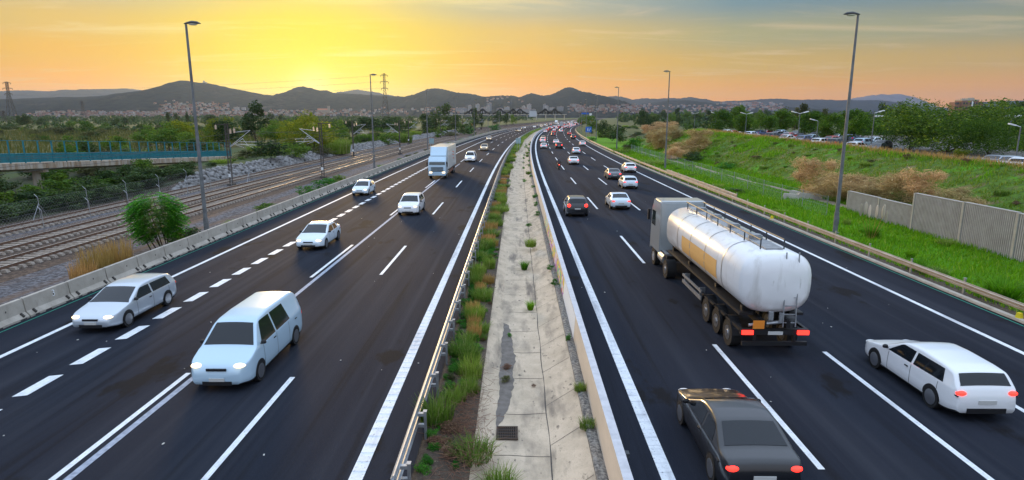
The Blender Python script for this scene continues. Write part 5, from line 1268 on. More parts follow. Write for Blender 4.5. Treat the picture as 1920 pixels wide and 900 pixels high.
# ------------------------------------------------------------------ lorries
def wheel_pair(r, y, xw, rw, w=.30, n=22, rimm=rim_m):
    for s in (-1, 1):
        m = MB(); m.rod((-w / 2, 0, 0), (w / 2, 0, 0), rw, n=n); o = m.build('wheel', tyre_m, r, (s * xw, y, rw))
        m = MB(); m.rod((-w / 2 - .01, 0, 0), (w / 2 + .01, 0, 0), rw * .55, n=14); m.rod((-w / 2 - .03, 0, 0), (w / 2 + .03, 0, 0), rw * .22, n=10); m.build('rim', rimm, o)
def rbox(name, c, d, mat, parent, bev=.08, seg=2):
    """box with rounded edges"""
    bmx = bmesh.new(); bmesh.ops.create_cube(bmx, size=1.)
    for v in bmx.verts: v.co = Vector((v.co.x * d[0] + c[0], v.co.y * d[1] + c[1], v.co.z * d[2] + c[2]))
    bmesh.ops.bevel(bmx, geom=bmx.edges[:], offset=bev, segments=seg, affect='EDGES', profile=.5)
    me = bpy.data.meshes.new(name); bmx.to_mesh(me); bmx.free(); me.materials.append(mat); return link(name, me, parent)
def cab(r, y0, y1, w, z0, z1, paintm, lit):
    """lorry cab whose front is y1"""
    m = MB(); h_ = w / 2
    prof = [(y0, z0), (y0, z1 - .05), (y0 + .25, z1), (y1 - .75, z1), (y1 - .22, z1 - .62), (y1 - .06, z0 + 1.25), (y1, z0 + .55), (y1 - .02, z0)]
    L_ = [(-h_, y, z) for y, z in prof]; R_ = [(h_, y, z) for y, z in prof]; n = len(prof)
    m.add(L_ + R_, [tuple(range(n)), tuple(range(2 * n - 1, n - 1, -1))] + [((i + 1) % n, i, n + i, n + (i + 1) % n) for i in range(n)])
    me = m.mesh('work', paintm); bmx = bmesh.new(); bmx.from_mesh(me); bmesh.ops.bevel(bmx, geom=bmx.edges[:], offset=.06, segments=2, affect='EDGES'); bmx.to_mesh(me); bmx.free(); me.name = 'cab'; c = link('cab', me, r)
    m = MB(); m.add([(-h_ + .14, y1 - .205, z1 - .72), (h_ - .14, y1 - .205, z1 - .72), (h_ - .12, y1 - .055, z0 + 1.33), (-h_ + .12, y1 - .055, z0 + 1.33)], [(0, 1, 2, 3)])
    o = m.build('windscreen', truckglass_m, c); o.location = (0, .025, .01)
    for s in (-1, 1):
        m = MB(); x = s * (h_ + .006); m.add([(x, y1 - .42, z1 - .72), (x, y1 - .27, z0 + 1.38), (x, y1 - 1.25, z0 + 1.38), (x, y1 - 1.25, z1 - .72)], [(0, 1, 2, 3)]); m.build('side_window', truckglass_m, c)
        m = MB(); m.box((s * (h_ + .16), y1 - .16, z1 - 1.05), (.14, .10, .62)); m.rod((s * h_, y1 - .2, z1 - .8), (s * (h_ + .16), y1 - .16, z1 - .8), .02, n=5); m.build('mirror', black, c)
        m = MB(); m.box((s * (h_ - .32), y1 + .0, z0 + .30), (.38, .08, .17)); m.build('headlight', head_lit if lit else head_dim, c)
    m = MB()
    for k in range(4): m.box((0, y1 + .005, z0 + .48 + k * .16), (w - .75, .05, .09))
    m.build('grille', black, c)
    m = MB(); m.box((0, y1 + .01, z0 + .05), (w - .05, .14, .32)); m.build('bumper', paintm, c)
    return c
def tanker():
    r = empty('tanker_truck', P(9.15, 20.6, 0), 0, 'big white tanker lorry with dark chassis driving away in the right carriageway', 'tanker lorry')
    CREAM = PAINT('tank_white', (.80, .80, .80), 0.0, .32); MIXNOISE(CREAM, (.52, .50, .46), 1.3, .56, .78, (1.5, 1.5, .25)); MIXNOISE(CREAM, (.40, .38, .34), 4, .64, .8, (1, 1, .3)); GREYC = PAINT('cab_grey', (.34, .37, .38), .2)
    # tank: elliptical barrel with domed ends
    rows = []; n = 40; a, b, zc = 1.29, 1.12, 2.72
    for y, s in ((.12, .0), (.14, .45), (.22, .75), (.36, .93), (.55, 1.), (4., 1.), (8., 1.), (11.2, 1.), (11.45, .93), (11.6, .75), (11.68, .45), (11.7, 0)):
        q = []
        for i in range(n + 1):
            t = 2 * math.pi * i / n; ct, st_ = math.cos(t), math.sin(t); e = .72
            q.append((a * s * abs(ct) ** e * (1 if ct > 0 else -1), y, zc + b * s * abs(st_) ** e * (1 if st_ > 0 else -1)))
        rows.append(q)
    m = MB(); m.strip(rows[::-1]); tank = m.build('tank', CREAM, r, smooth=True)
    m = MB()
    for y in (2.4, 4.6, 6.8, 9.0):
        q0, q1 = [], []
        for i in range(n + 1):
            t = 2 * math.pi * i / n; ct, st_ = math.cos(t), math.sin(t); e = .72; f = 1.008
            x, z = a * f * abs(ct) ** e * (1 if ct > 0 else -1), zc + b * f * abs(st_) ** e * (1 if st_ > 0 else -1); q0.append((x, y - .04, z)); q1.append((x, y + .04, z))
        m.strip([q1, q0])
    m.build('tank_bands', galv, tank, smooth=True)
    OR = M('faded_orange_band', (.72, .42, .14), .5)
    m = MB()
    for s in (-1,):
        pts = []
        for t in np.linspace(math.pi * .97, math.pi * 1.12, 6):
            ct, st_ = math.cos(t), math.sin(t); e = .72; f = 1.006
            pts.append((a * f * abs(ct) ** e * (1 if ct > 0 else -1), zc + b * f * abs(st_) ** e * (1 if st_ > 0 else -1)))
        m.strip([[(x, 3.0, z) for x, z in pts], [(x, 8.2, z) for x, z in pts]])
    m.build('side_band', OR, tank)
    m = MB(); m.box((0, 5.9, 3.87), (.62, 10.2, .05)); m.build('walkway', galv, r)
    m = MB()
    for y in np.arange(1., 11.2, 1.6): m.rod((.42, y, 3.82), (.42, y, 4.16), .025, n=5); m.rod((-.42, y, 3.82), (-.42, y, 4.16), .025, n=5)
    for s in (-1, 1): m.rod((s * .42, 1., 4.16), (s * .42, 10.8, 4.16), .03, n=6)
    m.build('handrail', pole_dark, r)
    for y in (2.6, 5.0, 7.4, 9.6): m = MB(); m.rod((0, y, 3.86), (0, y, 4.02), .26, n=14); m.rod((0, y, 4.02), (0, y, 4.06), .2, n=14); m.build('manhole', galv, r)
    m = MB()
    for s in (-1, 1):
        m.box((s * .42, 6.6, 1.28), (.14, 13., .26)); m.box((s * 1.16, 2.6, 1.02), (.10, 4.6, .10))
        m.box((s * .9, 5.9, 1.52), (.5, 10.6, .10))
        for y in (1., 4., 8., 11.): m.box((s * .7, y, 1.55), (.5, .2, .35))
    m.box((0, .25, .98), (2.4, .18, .20)); m.box((0, .18, .56), (2.3, .12, .14))
    for s in (-1, 1): m.box((s * .7, .22, .78), (.1, .1, .42))
    m.build('chassis', black, r)
    for s in (-1, 1):
        m = MB(); m.box((s * 1.22, 6.4, .78), (.05, 3.0, .16)); m.box((s * 1.22, 6.4, 1.08), (.05, 3.0, .12)); m.box((s * 1.1, 5.2, .95), (.25, .06, .5)); m.box((s * 1.1, 7.6, .95), (.25, .06, .5)); m.build('side_guard', galv, r)
        for y in (1.5, 2.85, 4.2):
            m = MB(); pts = [(y + .62 * math.cos(t), .52 + .64 * math.sin(t)) for t in np.linspace(.1, math.pi - .1, 9)]; m.strip([[(s * .88, p[0], p[1]) for p in pts], [(s * 1.24, p[0], p[1]) for p in pts]]); m.build('mudguard', black, r)
        m = MB(); m.box((s * .98, .13, .98), (.40, .06, .15)); m.build('tail_light', red_lit, r)
    m = MB(); m.box((0, .12, .96), (.52, .03, .12)); m.build('number_plate', plate_m, r)
    m = MB(); m.box((-.62, .10, 1.28), (.40, .02, .30)); m.build('hazard_plate', M('orange_plate', (.75, .24, .03), .5), r)
    m = MB(); m.rod((-.2, .14, 1.45), (-.2, .14, 1.75), .09, n=10); m.rod((.15, .14, 1.35), (.15, .14, 1.7), .07, n=10); m.rod((-.9, .3, 1.2), (.2, .2, 1.35), .06, n=8); m.build('outlet_valves', galv, r)
    m = MB()
    for s in (-1, 1): m.rod((s * .22 + .45, .1, 1.2), (s * .22 + .45, .3, 3.85), .025, n=6)
    for k in range(8): m.rod((.23, .12 + .02 * k, 1.35 + .3 * k), (.67, .12 + .02 * k, 1.35 + .3 * k), .02, n=5)
    m.build('ladder', galv, r)
    for y in (1.5, 2.85, 4.2): wheel_pair(r, y, 1.02, .50, .38)
    cab(r, 12.9, 15.3, 2.48, .95, 3.9, GREYC, False)
    m = MB(); m.box((0, 12.55, 1.0), (2.3, 2.2, .3)); m.box((.0, 14.6, .6), (2.3, .9, .5)); m.build('tractor_frame', black, r)
    for s in (-1, 1): m = MB(); m.rod((s * .98, 11.9, .85), (s * .98, 13.0, .85), .32, n=14); m.build('fuel_tank', galv, r)
    wheel_pair(r, 11.3, 1.0, .50, .5); wheel_pair(r, 14.4, 1.04, .50, .32)
tanker()
def box_lorry(name, loc, rz, label, paintm, boxm, L=11., lit=True, hh=4.15, stripe=True, away=False):
    r = empty(name, loc, rz, label, 'lorry'); yb = L / 2
    cab(r, yb - 2.3, yb, 2.42, .62, 3.05, paintm, lit)
    b = rbox('cargo_box', (0, yb - 2.5 - (L - 2.6) / 2, 1.15 + (hh - 1.15) / 2), (2.52, L - 2.6, hh - 1.15), boxm, r, .05)
    m = MB(); m.add([(-1.1, yb - 2.35, 3.1), (1.1, yb - 2.35, 3.1), (1.1, yb - 1.5, 3.1), (-1.1, yb - 1.5, 3.1), (-1.1, yb - 2.4, hh - .05), (1.1, yb - 2.4, hh - .05)], [(3, 2, 5, 4), (0, 3, 4), (2, 1, 5), (0, 4, 5, 1)]); m.build('wind_deflector', paintm, r)
    if stripe:
        rd = M('faded_red_mark', (.50, .10, .06), .6)
        for s in (-1, 1):
            for z, y0, l in ((3.25, -2.6, 2.4), (2.85, -2.4, 2.0), (2.3, -2.8, 1.4)): m = MB(); m.box((s * 1.263, y0, z), (.006, l, .16), 0, 0, .12); m.build('side_mark', rd, b)
    m = MB(); m.box((0, 0, 1.0), (2.3, L - .8, .22)); m.box((0, -yb + .15, .62), (2.2, .12, .16)); m.build('chassis', black, r)
    for s in (-1, 1):
        m = MB(); m.box((s * 1.2, .0, .75), (.06, L * .4, .38)); m.build('side_guard', M('brown_side_guard', (.20, .09, .06), .6), r)
        m = MB(); m.box((s * .95, -yb + .08, .95), (.36, .08, .18)); m.build('tail_light', red_lit if away else red_dim, r)
    wheel_pair(r, yb - 1.25, 1.05, .48); wheel_pair(r, -yb + 2.3, 1.0, .48, .5); wheel_pair(r, -yb + 3.6, 1.0, .48, .5)
    return r
box_lorry('box_lorry', P(-11.0, 90.5, 0), HDG(90) + math.pi, 'white box lorry with pale blue cab coming towards the viewer', P_BLUE, PAINT('box_white', (.72, .74, .72), 0, .4), 13., True, 4.3)

# ------------------------------------------------------------------ cars, near ones one by one
car('estate', -16.9, 25.4, -1, P_SILVER, 'silver blue estate car in the outermost left lane beside the concrete barrier')
car('van', -9.35, 20.4, -1, P_BLUE, 'pale blue small van nearest the viewer on the left carriageway')
car('sedan', -13.4, 40.6, -1, P_WBLUE, 'icy white saloon car beside the wide lane dashes, left carriageway')
car('suv', -9.5, 54.6, -1, P_WHITE, 'white car with lit headlights ahead of the box lorry in the middle left lane')
car('hatch', -17.1, 68.0, -1, P_WBLUE, 'icy white hatchback near the barrier beside the second street lamp')
car('sedan', 5.5, 14.6, 1, P_BLACK, 'black saloon car at the bottom of the picture in the innermost right lane')
car('estate', 13.2, 18.5, 1, P_WHITE, 'large white estate car nearest the viewer at the right edge')
car('suv', 5.15, 54., 1, P_BLACK, 'black off-road car with red tail lights behind the low wall')
car('sedan', 9.55, 58.2, 1, P_WBLUE, 'icy white saloon just left of the tanker cab')
car('hatch', 13.4, 74.5, 1, P_WBLUE, 'icy white hatchback ahead of the tanker, rear one of a pair')
car('sedan', 13.2, 85.5, 1, P_GREY, 'grey saloon with glowing tail lights, front one of a pair beyond the tanker')
car('hatch', 17.2, 96.0, 1, P_WHITE, 'white hatchback in the outermost right lane beside the doubled guard rail')
LANES = {1: 5.6, 2: 9.5, 3: 13.1, 4: 16.8, -1: -5.6, -2: -9.2, -3: -12.9, -4: -16.7}
def onlane(px, py, lane, half=2.1):
    p, s = at(px, py, 0); X, D = inv(p.x, p.y); return LANES[lane] + max(-.5, min(.5, X - LANES[lane])) * .7, D + half
mid = [(1020, 278.7, 1, 'hatch', P_WHITE, 'white hatchback, nearest of three queued along the low wall'), (1018, 268, 1, 'suv', P_WHITE, 'white car, middle of three queued along the low wall'), (1020, 262.5, 1, 'hatch', P_CREAM, 'cream car, farthest of three queued along the low wall'),
       (1049, 279, 2, 'suv', P_BLACK, 'black car directly behind a white one in the second right lane'), (1046, 270.5, 2, 'sedan', P_WHITE, 'white car just ahead of a black one in the second right lane'), (1071.5, 289, 3, 'hatch', P_WBLUE, 'white hatchback right behind the wide white saloon ahead, third right lane'), (1081, 309, 2, 'sedan', P_WHITE, 'wide white saloon in the middle of the right carriageway'),
       (1095, 274, 4, 'hatch', P_WHITE, 'white hatchback alone in the outer right lane at the bend'), (1079, 261, 4, 'suv', P_BLACK, 'black car in the outer right lane behind a red one'), (1072, 253.5, 4, 'hatch', P_RED, 'red hatchback ahead of the black car in the outer right lane'), (1053, 255, 2, 'hatch', P_BLACK, 'black hatchback at the tail of the red cluster'), (1050.5, 249.8, 2, 'hatch', P_RED, 'red hatchback in the cluster ahead of a black one'), (1058, 248, 3, 'van', P_WHITE, 'white van in the cluster beside a red car'),
       (1039, 246, 2, 'hatch', P_WHITE, 'white hatchback in the bend behind the grey lorry'), (1022.5, 249, 1, 'sedan', P_WHITE, 'white saloon leading the wall lane queue in the bend'), (1026, 246, 1, 'hatch', P_RED, 'dark red car close ahead of the white saloon in the bend'), (1030, 243, 1, 'hatch', P_RED, 'bright red car by the wall in the bend'), (1033, 240.5, 1, 'suv', P_GREY, 'grey car by the wall beyond the bright red one'), (1042, 242, 2, 'hatch', P_WHITE, 'white car just behind the grey lorry'), (1054, 241.5, 3, 'sedan', P_WHITE, 'white car right of the grey lorry'),
       (881, 304, -2, 'van', P_WHITE, 'small white van just behind the box lorry on its inner side'), (907.5, 283, -2, 'suv', P_CREAM, 'cream car with lit headlights following the small white van'), (909, 263.5, -3, 'sedan', P_CREAM, 'cream saloon with lit headlights in the third left lane beyond the lorry'), (957, 247, -2, 'hatch', P_CREAM, 'cream car at the front of the far left group'), (956, 242, -3, 'sedan', P_GREY, 'grey car in the far left group by the outer lane'), (964, 241.3, -3, 'sedan', P_WHITE, 'white saloon in the far left group'), (979, 239.3, -2, 'sedan', P_WHITE, 'white car alone beyond the far left group'), (987, 236.3, -3, 'hatch', P_GREY, 'grey hatchback beyond the far left group'), (999, 238.5, -1, 'hatch', P_CREAM, 'cream car before the white minibus'), (994.5, 236.5, -2, 'suv', P_CREAM, 'cream car beside the white minibus'), (1000.5, 234., -2, 'van', P_WHITE, 'white minibus far along the left carriageway')]
for px, py, ln, st, pm, lab in mid:
    X, D = onlane(px, py, ln); f = 1 if ln > 0 else -1
    if D < 330: car(st, X, D, f, pm, lab, lv=1)
    else: far_car(st, X, D, f, pm, lab, None)
X, D = onlane(1046.5, 239.2, 2); box_lorry('grey_lorry', P(X + 1.2, D + 4, 0), HDG(D), 'grey box lorry seen from behind in the far queue', P_WHITE, PAINT('lorry_grey', (.42, .44, .46), .2, .45), 11, False, 4.0, False, True)
X, D = onlane(1021.5, 232.5, -2); box_lorry('white_lorry', P(X, D, 0), HDG(D) + math.pi, 'white lorry far away coming round the bend on the left carriageway', P_WHITE, PAINT('box_white', (.72, .74, .72)), 10, True, 4.0, False)
rng = random.Random(40); CN = {'white': P_WHITE, 'silver': P_SILVER, 'red': P_RED, 'dark': P_GREY, 'black': P_BLACK, 'cream': P_CREAM}; used = {}
for side in (1, -1):
    for ln in (1, 2, 3, 4):
        if side < 0 and ln == 4: continue
        D = rng.uniform(415, 440) if side > 0 else rng.uniform(520, 560)
        while D < 1050:
            cn = rng.choice(('white', 'white', 'white', 'silver', 'red', 'dark', 'black', 'cream')); st = rng.choice(('hatch', 'sedan', 'suv', 'hatch', 'van'))
            w = {1: 'inner', 2: 'second', 3: 'third', 4: 'outer'}[ln]
            lab = f"tiny {cn} {'van' if st == 'van' else 'car'} far off in the {w} lane of the {'right' if side > 0 else 'left'} carriageway"
            far_car(st, LANES[ln * side] + rng.uniform(-.3, .3), D, side, CN[cn], lab, f"far traffic on the {'right' if side > 0 else 'left'} carriageway")
            D += rng.uniform(16, 44) if side > 0 else rng.uniform(34, 90)

m = MB(); rng = random.Random(55)
for _ in range(55):
    X = rng.choice((rng.uniform(3.2, 20), rng.uniform(-20, -3.2))); D = 14 + 50 * rng.random() ** 1.6; x, y, _z = P(X, D); q = rng.uniform(.012, .04)
    m.box((x, y, .012), (q, q * rng.uniform(.6, 2.4), .014), 0, rng.uniform(0, 3))
prop(m.build('road_litter', M('pale_litter', (.55, .54, .50), .8)), 'pale specks of litter and grit on the carriageways', 'litter', kind='stuff')

# ------------------------------------------------------------------ motorcycles with riders
def skin_mesh(name, V, E, Rd, mats, lv=1):
    me = bpy.data.meshes.new('work'); me.from_pydata(V, E, []); o = bpy.data.objects.new('work', me); COL.objects.link(o)
    md = o.modifiers.new('sk', 'SKIN'); sv = me.skin_vertices[0].data
    for i, q in enumerate(Rd): sv[i].radius = (q, q)
    sv[0].use_root = True
    sb = o.modifiers.new('ss', 'SUBSURF'); sb.levels = lv
    dg = bpy.context.evaluated_depsgraph_get(); r = bpy.data.meshes.new_from_object(o.evaluated_get(dg)); bpy.data.objects.remove(o)
    r.name = name; r.materials.clear(); r.materials.append(mats); r.polygons.foreach_set('use_smooth', [True] * len(r.polygons)); return r
RID = {}
def motorbike(X, D, facing, pm, label, rlabel):
    loc = P(X, D, 0); rz = HDG(D) + (0 if facing > 0 else math.pi)
    r = empty('motorcycle', loc, rz, label, 'motorcycle')
    for y in (.72, -.68):
        bmx = bmesh.new(); m = MB(); n, k = 20, 8; rows = []
        for i in range(n + 1):
            t = 2 * math.pi * i / n; rows.append([(.065 * math.cos(2 * math.pi * j / k), (.25 + .065 * math.sin(2 * math.pi * j / k)) * math.cos(t), (.25 + .065 * math.sin(2 * math.pi * j / k)) * math.sin(t)) for j in range(k + 1)])
        m.strip(rows); w = m.build('wheel', tyre_m, r, (0, y, .315), True); bmx.free()
        m = MB(); m.rod((-.05, 0, 0), (.05, 0, 0), .05, n=8)
        for q in range(6): t = q * math.pi / 3; m.rod((0, 0, 0), (0, .24 * math.cos(t), .24 * math.sin(t)), .012, n=4)
        m.build('rim', rim_m, w)
    m = MB(); m.box((0, .05, .48), (.30, .5, .34), 0, 0, 0, 0, .8); m.rod((0, -.68, .32), (0, -.1, .45), .05, n=6); m.rod((.16, -.75, .42), (.16, 0, .38), .05, n=8); m.build('engine', black, r)
    m = MB(); m.ell((0, .22, .86), (.17, .33, .16)); m.ell((0, .62, .92), (.20, .24, .24)); m.ell((0, -.62, .86), (.12, .28, .08)); m.build('fairing', pm, r, smooth=True)
    m = MB(); m.ell((0, -.22, .82), (.15, .42, .07)); m.build('saddle', black, r, smooth=True)
    m = MB(); m.rod((-.09, .72, .31), (-.08, .5, .95), .025, n=6); m.rod((.09, .72, .31), (.08, .5, .95), .025, n=6); m.rod((-.36, .42, 1.02), (.36, .42, 1.02), .018, n=6); m.build('handlebar', galv, r)
    m = MB(); m.ell((0, -.90, .84), (.10, .05, .06)); m.build('tail_light', red_lit if facing > 0 else red_dim, r)
    m = MB(); m.ell((0, .84, .88), (.11, .06, .09)); m.build('headlight', head_lit if facing < 0 else head_dim, r)
    if 'b' not in RID:
        V = [(0, -.25, .92), (0, -.18, 1.12), (0, -.02, 1.36), (0, .06, 1.47), (0, .09, 1.55)]; E = [(0, 1), (1, 2), (2, 3), (3, 4)]; Rr = [.155, .15, .175, .075, .075]
        for s in (-1, 1):
            b = len(V); V += [(s * .19, 0, 1.36), (s * .33, .14, 1.16), (s * .33, .36, 1.05), (s * .33, .43, 1.03)]; E += [(2, b), (b, b + 1), (b + 1, b + 2), (b + 2, b + 3)]; Rr += [.085, .06, .045, .045]
            b = len(V); V += [(s * .12, -.18, .88), (s * .25, .20, .80), (s * .22, -.10, .42), (s * .22, .06, .36)]; E += [(0, b), (b, b + 1), (b + 1, b + 2), (b + 2, b + 3)]; Rr += [.11, .085, .06, .05]
        RID['b'] = skin_mesh('body', V, E, Rr, M('rider_leathers', (.03, .03, .035), .6), 1)
        m = MB(); m.ell((0, .12, 1.66), (.125, .15, .145), 14, 10); RID['h'] = m.mesh('helmet', M('helmet', (.05, .05, .06), .2, spec=.7), True)
        m = MB(); m.ell((0, .19, 1.66), (.105, .10, .06), 12, 6); RID['v'] = m.mesh('visor', glass_m, True)
        m = MB()
        for s in (-1, 1):
            for q in range(4): m.rod((s * (.27 + .03 * q), .40, 1.045), (s * (.27 + .03 * q), .47, 1.02), .014, n=5)
            m.rod((s * .26, .40, 1.03), (s * .25, .44, .99), .014, n=5)
        RID['g'] = m.mesh('gloves', black)
    p = empty('person', loc, rz, rlabel, 'person')
    b = link('body', RID['b'], p); link('helmet', RID['h'], p); link('visor', RID['v'], p); link('gloves', RID['g'], p)
X, D = onlane(1044, 319, 1, 1.0); motorbike(6.6, D, 1, P_RED, 'red and black motorcycle between the two inner right lanes', 'dark clad rider crouched on the nearest red and black motorcycle')
X, D = onlane(1067.5, 241.7, 3, 1.0); motorbike(X, D, 1, P_RED, 'red motorcycle far off in the third right lane', 'rider on the red motorcycle far off in the third right lane')
X, D = onlane(948.5, 247.5, -3, 1.0); motorbike(-10.9, D, -1, P_GREY, 'oncoming motorcycle with bright headlamp on the left carriageway', 'rider on the oncoming motorcycle on the left carriageway')

# ------------------------------------------------------------------ parked cars
def at_lot(px, py, X):
    """on the plateau, X metres right of the median, along the sight line's bearing"""
    d = ray(px, py); D = X * d.y / d.x
    for _ in range(6): D = (X + c_off(D)) * d.y / d.x
    x, y, _ = P(X, D); return Vector((x, y, h(X, D)))
parked = [(1357, 253, 'sedan', P_WHITE, 'white'), (1372, 255, 'hatch', P_RED, 'red'), (1386, 256, 'hatch', P_SILVER, 'silver'), (1407, 256, 'hatch', P_WBLUE, 'pale blue'), (1421, 258, 'sedan', P_DBLUE, 'dark blue'), (1432, 259, 'hatch', P_RED, 'dark red'), (1447, 259, 'suv', P_BLACK, 'black'), (1450, 262, 'hatch', P_GREY, 'grey'), (1461, 264, 'hatch', P_BLUE, 'pale blue'), (1477, 265, 'sedan', P_RED, 'red'), (1486, 268, 'hatch', P_GREY, 'grey'), (1470, 257, 'sedan', P_WHITE, 'white'), (1500, 266, 'suv', P_DBLUE, 'dark blue'), (1515, 268, 'hatch', P_BLUE, 'light blue'), (1530, 272, 'suv', P_BLACK, 'black'), (1536, 277, 'hatch', P_WHITE, 'white'), (1551, 275, 'hatch', P_RED, 'red'), (1566, 274, 'suv', P_BLACK, 'black'), (1580, 276, 'sedan', P_BLACK, 'black'), (1593, 278, 'suv', P_DBLUE, 'dark blue'), (1604, 284, 'hatch', P_WHITE, 'white'), (1618, 278, 'suv', P_BLUE, 'pale blue'), (1628, 285, 'hatch', P_WBLUE, 'icy white'), (1640, 289, 'hatch', P_BLACK, 'black'), (1562, 278, 'hatch', P_SILVER, 'silver'), (1648, 284, 'hatch', P_BLACK, 'black'), (1868, 307, 'sedan', P_GREY, 'grey'), (1892, 311, 'sedan', P_SILVER, 'silver'), (1914, 320, 'hatch', P_WHITE, 'white')]
OW = ['first', 'second', 'third', 'fourth', 'fifth', 'sixth', 'seventh', 'eighth', 'ninth', 'tenth', 'eleventh', 'twelfth', 'thirteenth', 'fourteenth', 'fifteenth', 'sixteenth', 'seventeenth', 'eighteenth', 'nineteenth', 'twentieth', 'twenty-first', 'twenty-second', 'twenty-third', 'twenty-fourth', 'twenty-fifth', 'twenty-sixth']
for i, (px, py, st, pm, cn) in enumerate(sorted(parked)):
    rz = -.95 + random.Random(i).choice((0, math.pi)) + random.Random(i + 50).uniform(-.1, .1)
    where = f'{OW[i]} from the left behind the bank crest' if px < 1800 else {1868: 'half hidden under the willow edge', 1892: 'near the right picture edge behind the bank', 1914: 'cut by the right picture edge behind the bank'}[px]
    far_car(st, 0, 0, 1, pm, f'parked {cn} {dict(hatch="hatchback", sedan="saloon", suv="off-roader", van="van")[st]} {where}', 'cars parked behind the bank', at_lot(px, py, 51.5 + (0, 5.5, 11.)[i % 3] * (px < 1800)), rz, lit=False)

# ------------------------------------------------------------------ signs
def sign(name, X, D, zc, w, hh, mat, label, posts, back=None, deco=None):
    z0 = h(X, D) if abs(X) > 3 else -.1
    r = empty(name, P(X, D, z0), HDG(D), label, 'road sign'); dz = -z0
    for x in posts: m = MB(); m.box((x, .08, (zc + dz + hh * .4) / 2), (.09, .07, zc + dz + hh * .4)); m.build('post', galv, r)
    m = MB(); m.box((0, 0, zc + dz), (w, .05, hh)); p = m.build('panel', mat, r)
    m = MB()
    for q in (-.3, .3): m.box((0, -.035, zc + dz + q * hh), (w * .95, .02, .06))
    if back: m.build('brace', galv, p)
    if deco: deco(p, zc + dz)
    return r
def motorway_deco(p, z):
    m = MB()
    for x in (-.42, -.18): m.box((x, -.032, z), (.13, .012, 1.0))                       # twin bars
    m.add([(-.9, -.031, z - .95), (.9, -.031, z - .95), (.9, -.031, z - .90), (-.9, -.031, z - .90)], [(0, 1, 2, 3)]); m.add([(-.9, -.031, z + .90), (.9, -.031, z + .90), (.9, -.031, z + .95), (-.9, -.031, z + .95)], [(0, 1, 2, 3)])
    m.box((.38, -.032, z - .2), (.16, .012, .9), 0, 0, 0, .5); m.add([(.45, -.034, z + .1), (.8, -.034, z + .2), (.62, -.034, z + .6)], [(0, 1, 2)])
    m.build('symbols', white_p, p)
sign('road_sign', 23.4, 243, 3.35, 2.3, 2.1, sign_blue, 'square blue motorway sign with white symbols beside the right guard rail', (-.7, .7), None, motorway_deco)
sign('road_sign', -1.0, 152, 2.55, .62, 1.3, sign_back, 'back of a small grey sign standing in the median, left of a pair', (0,), True)
sign('road_sign', -.36, 152, 2.55, .56, 1.3, sign_back, 'back of a small grey sign standing in the median, right of a pair', (0,), True)
sign('road_sign', -22.7, 156, 2.3, 1.25, 1.3, sign_back, 'back of a pale sign behind the concrete barrier near the lorry', (-.3, .3), True)
sign('road_sign', 27.5, 480, 10.4, 5.6, 1.1, sign_blue, 'wide high blue overhead sign above the far right trees', (-2.2, 2.2))
sign('road_sign', 31.8, 480, 9.2, 1.8, 2.6, white_p, 'tall white panel next to the wide blue overhead sign', (0,))
sign('billboard', -37, 690, 10.8, 8.4, 6.0, M('billboard_back', (.50, .52, .54), .7), 'pale grey billboard on posts left of the far bend', (-3, 3), True)
for px, py, lab in ((884, 241, 'tiny orange warning sign far beyond the left barrier'), (903, 236, 'tiny orange warning sign near the billboard')):
    p, s = at(px, py, 0); m = MB(); m.rod((0, 0, 0), (0, 0, 2.2), .05, n=6); m.box((0, 0, 2.6), (1.1, .05, 1.1), 0, 0, 0, .785); o = m.build('warning_sign', M('orange_sign', (.8, .25, .04), .5), None, p); prop(o, lab, 'road sign')

# ------------------------------------------------------------------ pylons and wires
def pylon(px, ytop, Y, w0, label, arms=3):
    t = on_plane(px, ytop, Y); H_ = t.z; r = empty('lattice_pylon', (t.x, t.y, 0), .25, label, 'pylon', 'electricity pylons on the plain')
    m = MB(); wd = lambda z: w0 * (1 - .82 * min(1, z / (H_ * .72))) + .5
    zs = [0]
    while zs[-1] < H_ - 1: zs.append(min(H_, zs[-1] + max(1.6, wd(zs[-1]) * 1.1)))
    th = .10 + .00012 * Y
    for a, b in zip(zs, zs[1:]):
        A, B = wd(a) / 2, wd(b) / 2; C4 = [(-1, -1), (1, -1), (1, 1), (-1, 1)]
        for i in range(4):
            p, q = C4[i], C4[(i + 1) % 4]; m.rod((p[0] * A, p[1] * A, a), (p[0] * B, p[1] * B, b), th, n=4, cap=False); m.rod((p[0] * A, p[1] * A, a), (q[0] * B, q[1] * B, b), th * .6, n=3, cap=False); m.rod((q[0] * A, q[1] * A, a), (p[0] * B, p[1] * B, b), th * .6, n=3, cap=False); m.rod((p[0] * B, p[1] * B, b), (q[0] * B, q[1] * B, b), th * .6, n=3, cap=False)
    m.build('tower', mast_m, r)
    for k in range(arms):
        z = H_ * (.97 - .13 * k); l = w0 * (.42 + .10 * (k == 1)); m = MB(); m.rod((-l, 0, z), (l, 0, z), th * 1.2, n=5); m.rod((-l, 0, z), (0, 0, z + 1.4), th * .7, n=4); m.rod((l, 0, z), (0, 0, z + 1.4), th * .7, n=4)
        for s in (-1, 1): m.rod((s * l, 0, z), (s * l, 0, z - 1.6), th * 1.3, n=5)
        m.build('crossarm', mast_m, r)
    return t
T1 = pylon(720, 138, 620, 7.5, 'tall lattice pylon rising between the second and third left street lamps'); T2 = pylon(12, 153, 720, 9., 'tall lattice pylon at the left picture edge'); T3 = pylon(153, 190, 1300, 9., 'small far lattice pylon before the town'); pylon(1689, 190, 900, 6, 'thin far mast before the pale jagged massif'); pylon(5, 208, 760, 5, 'short lattice pylon beside the tall one at the left edge')
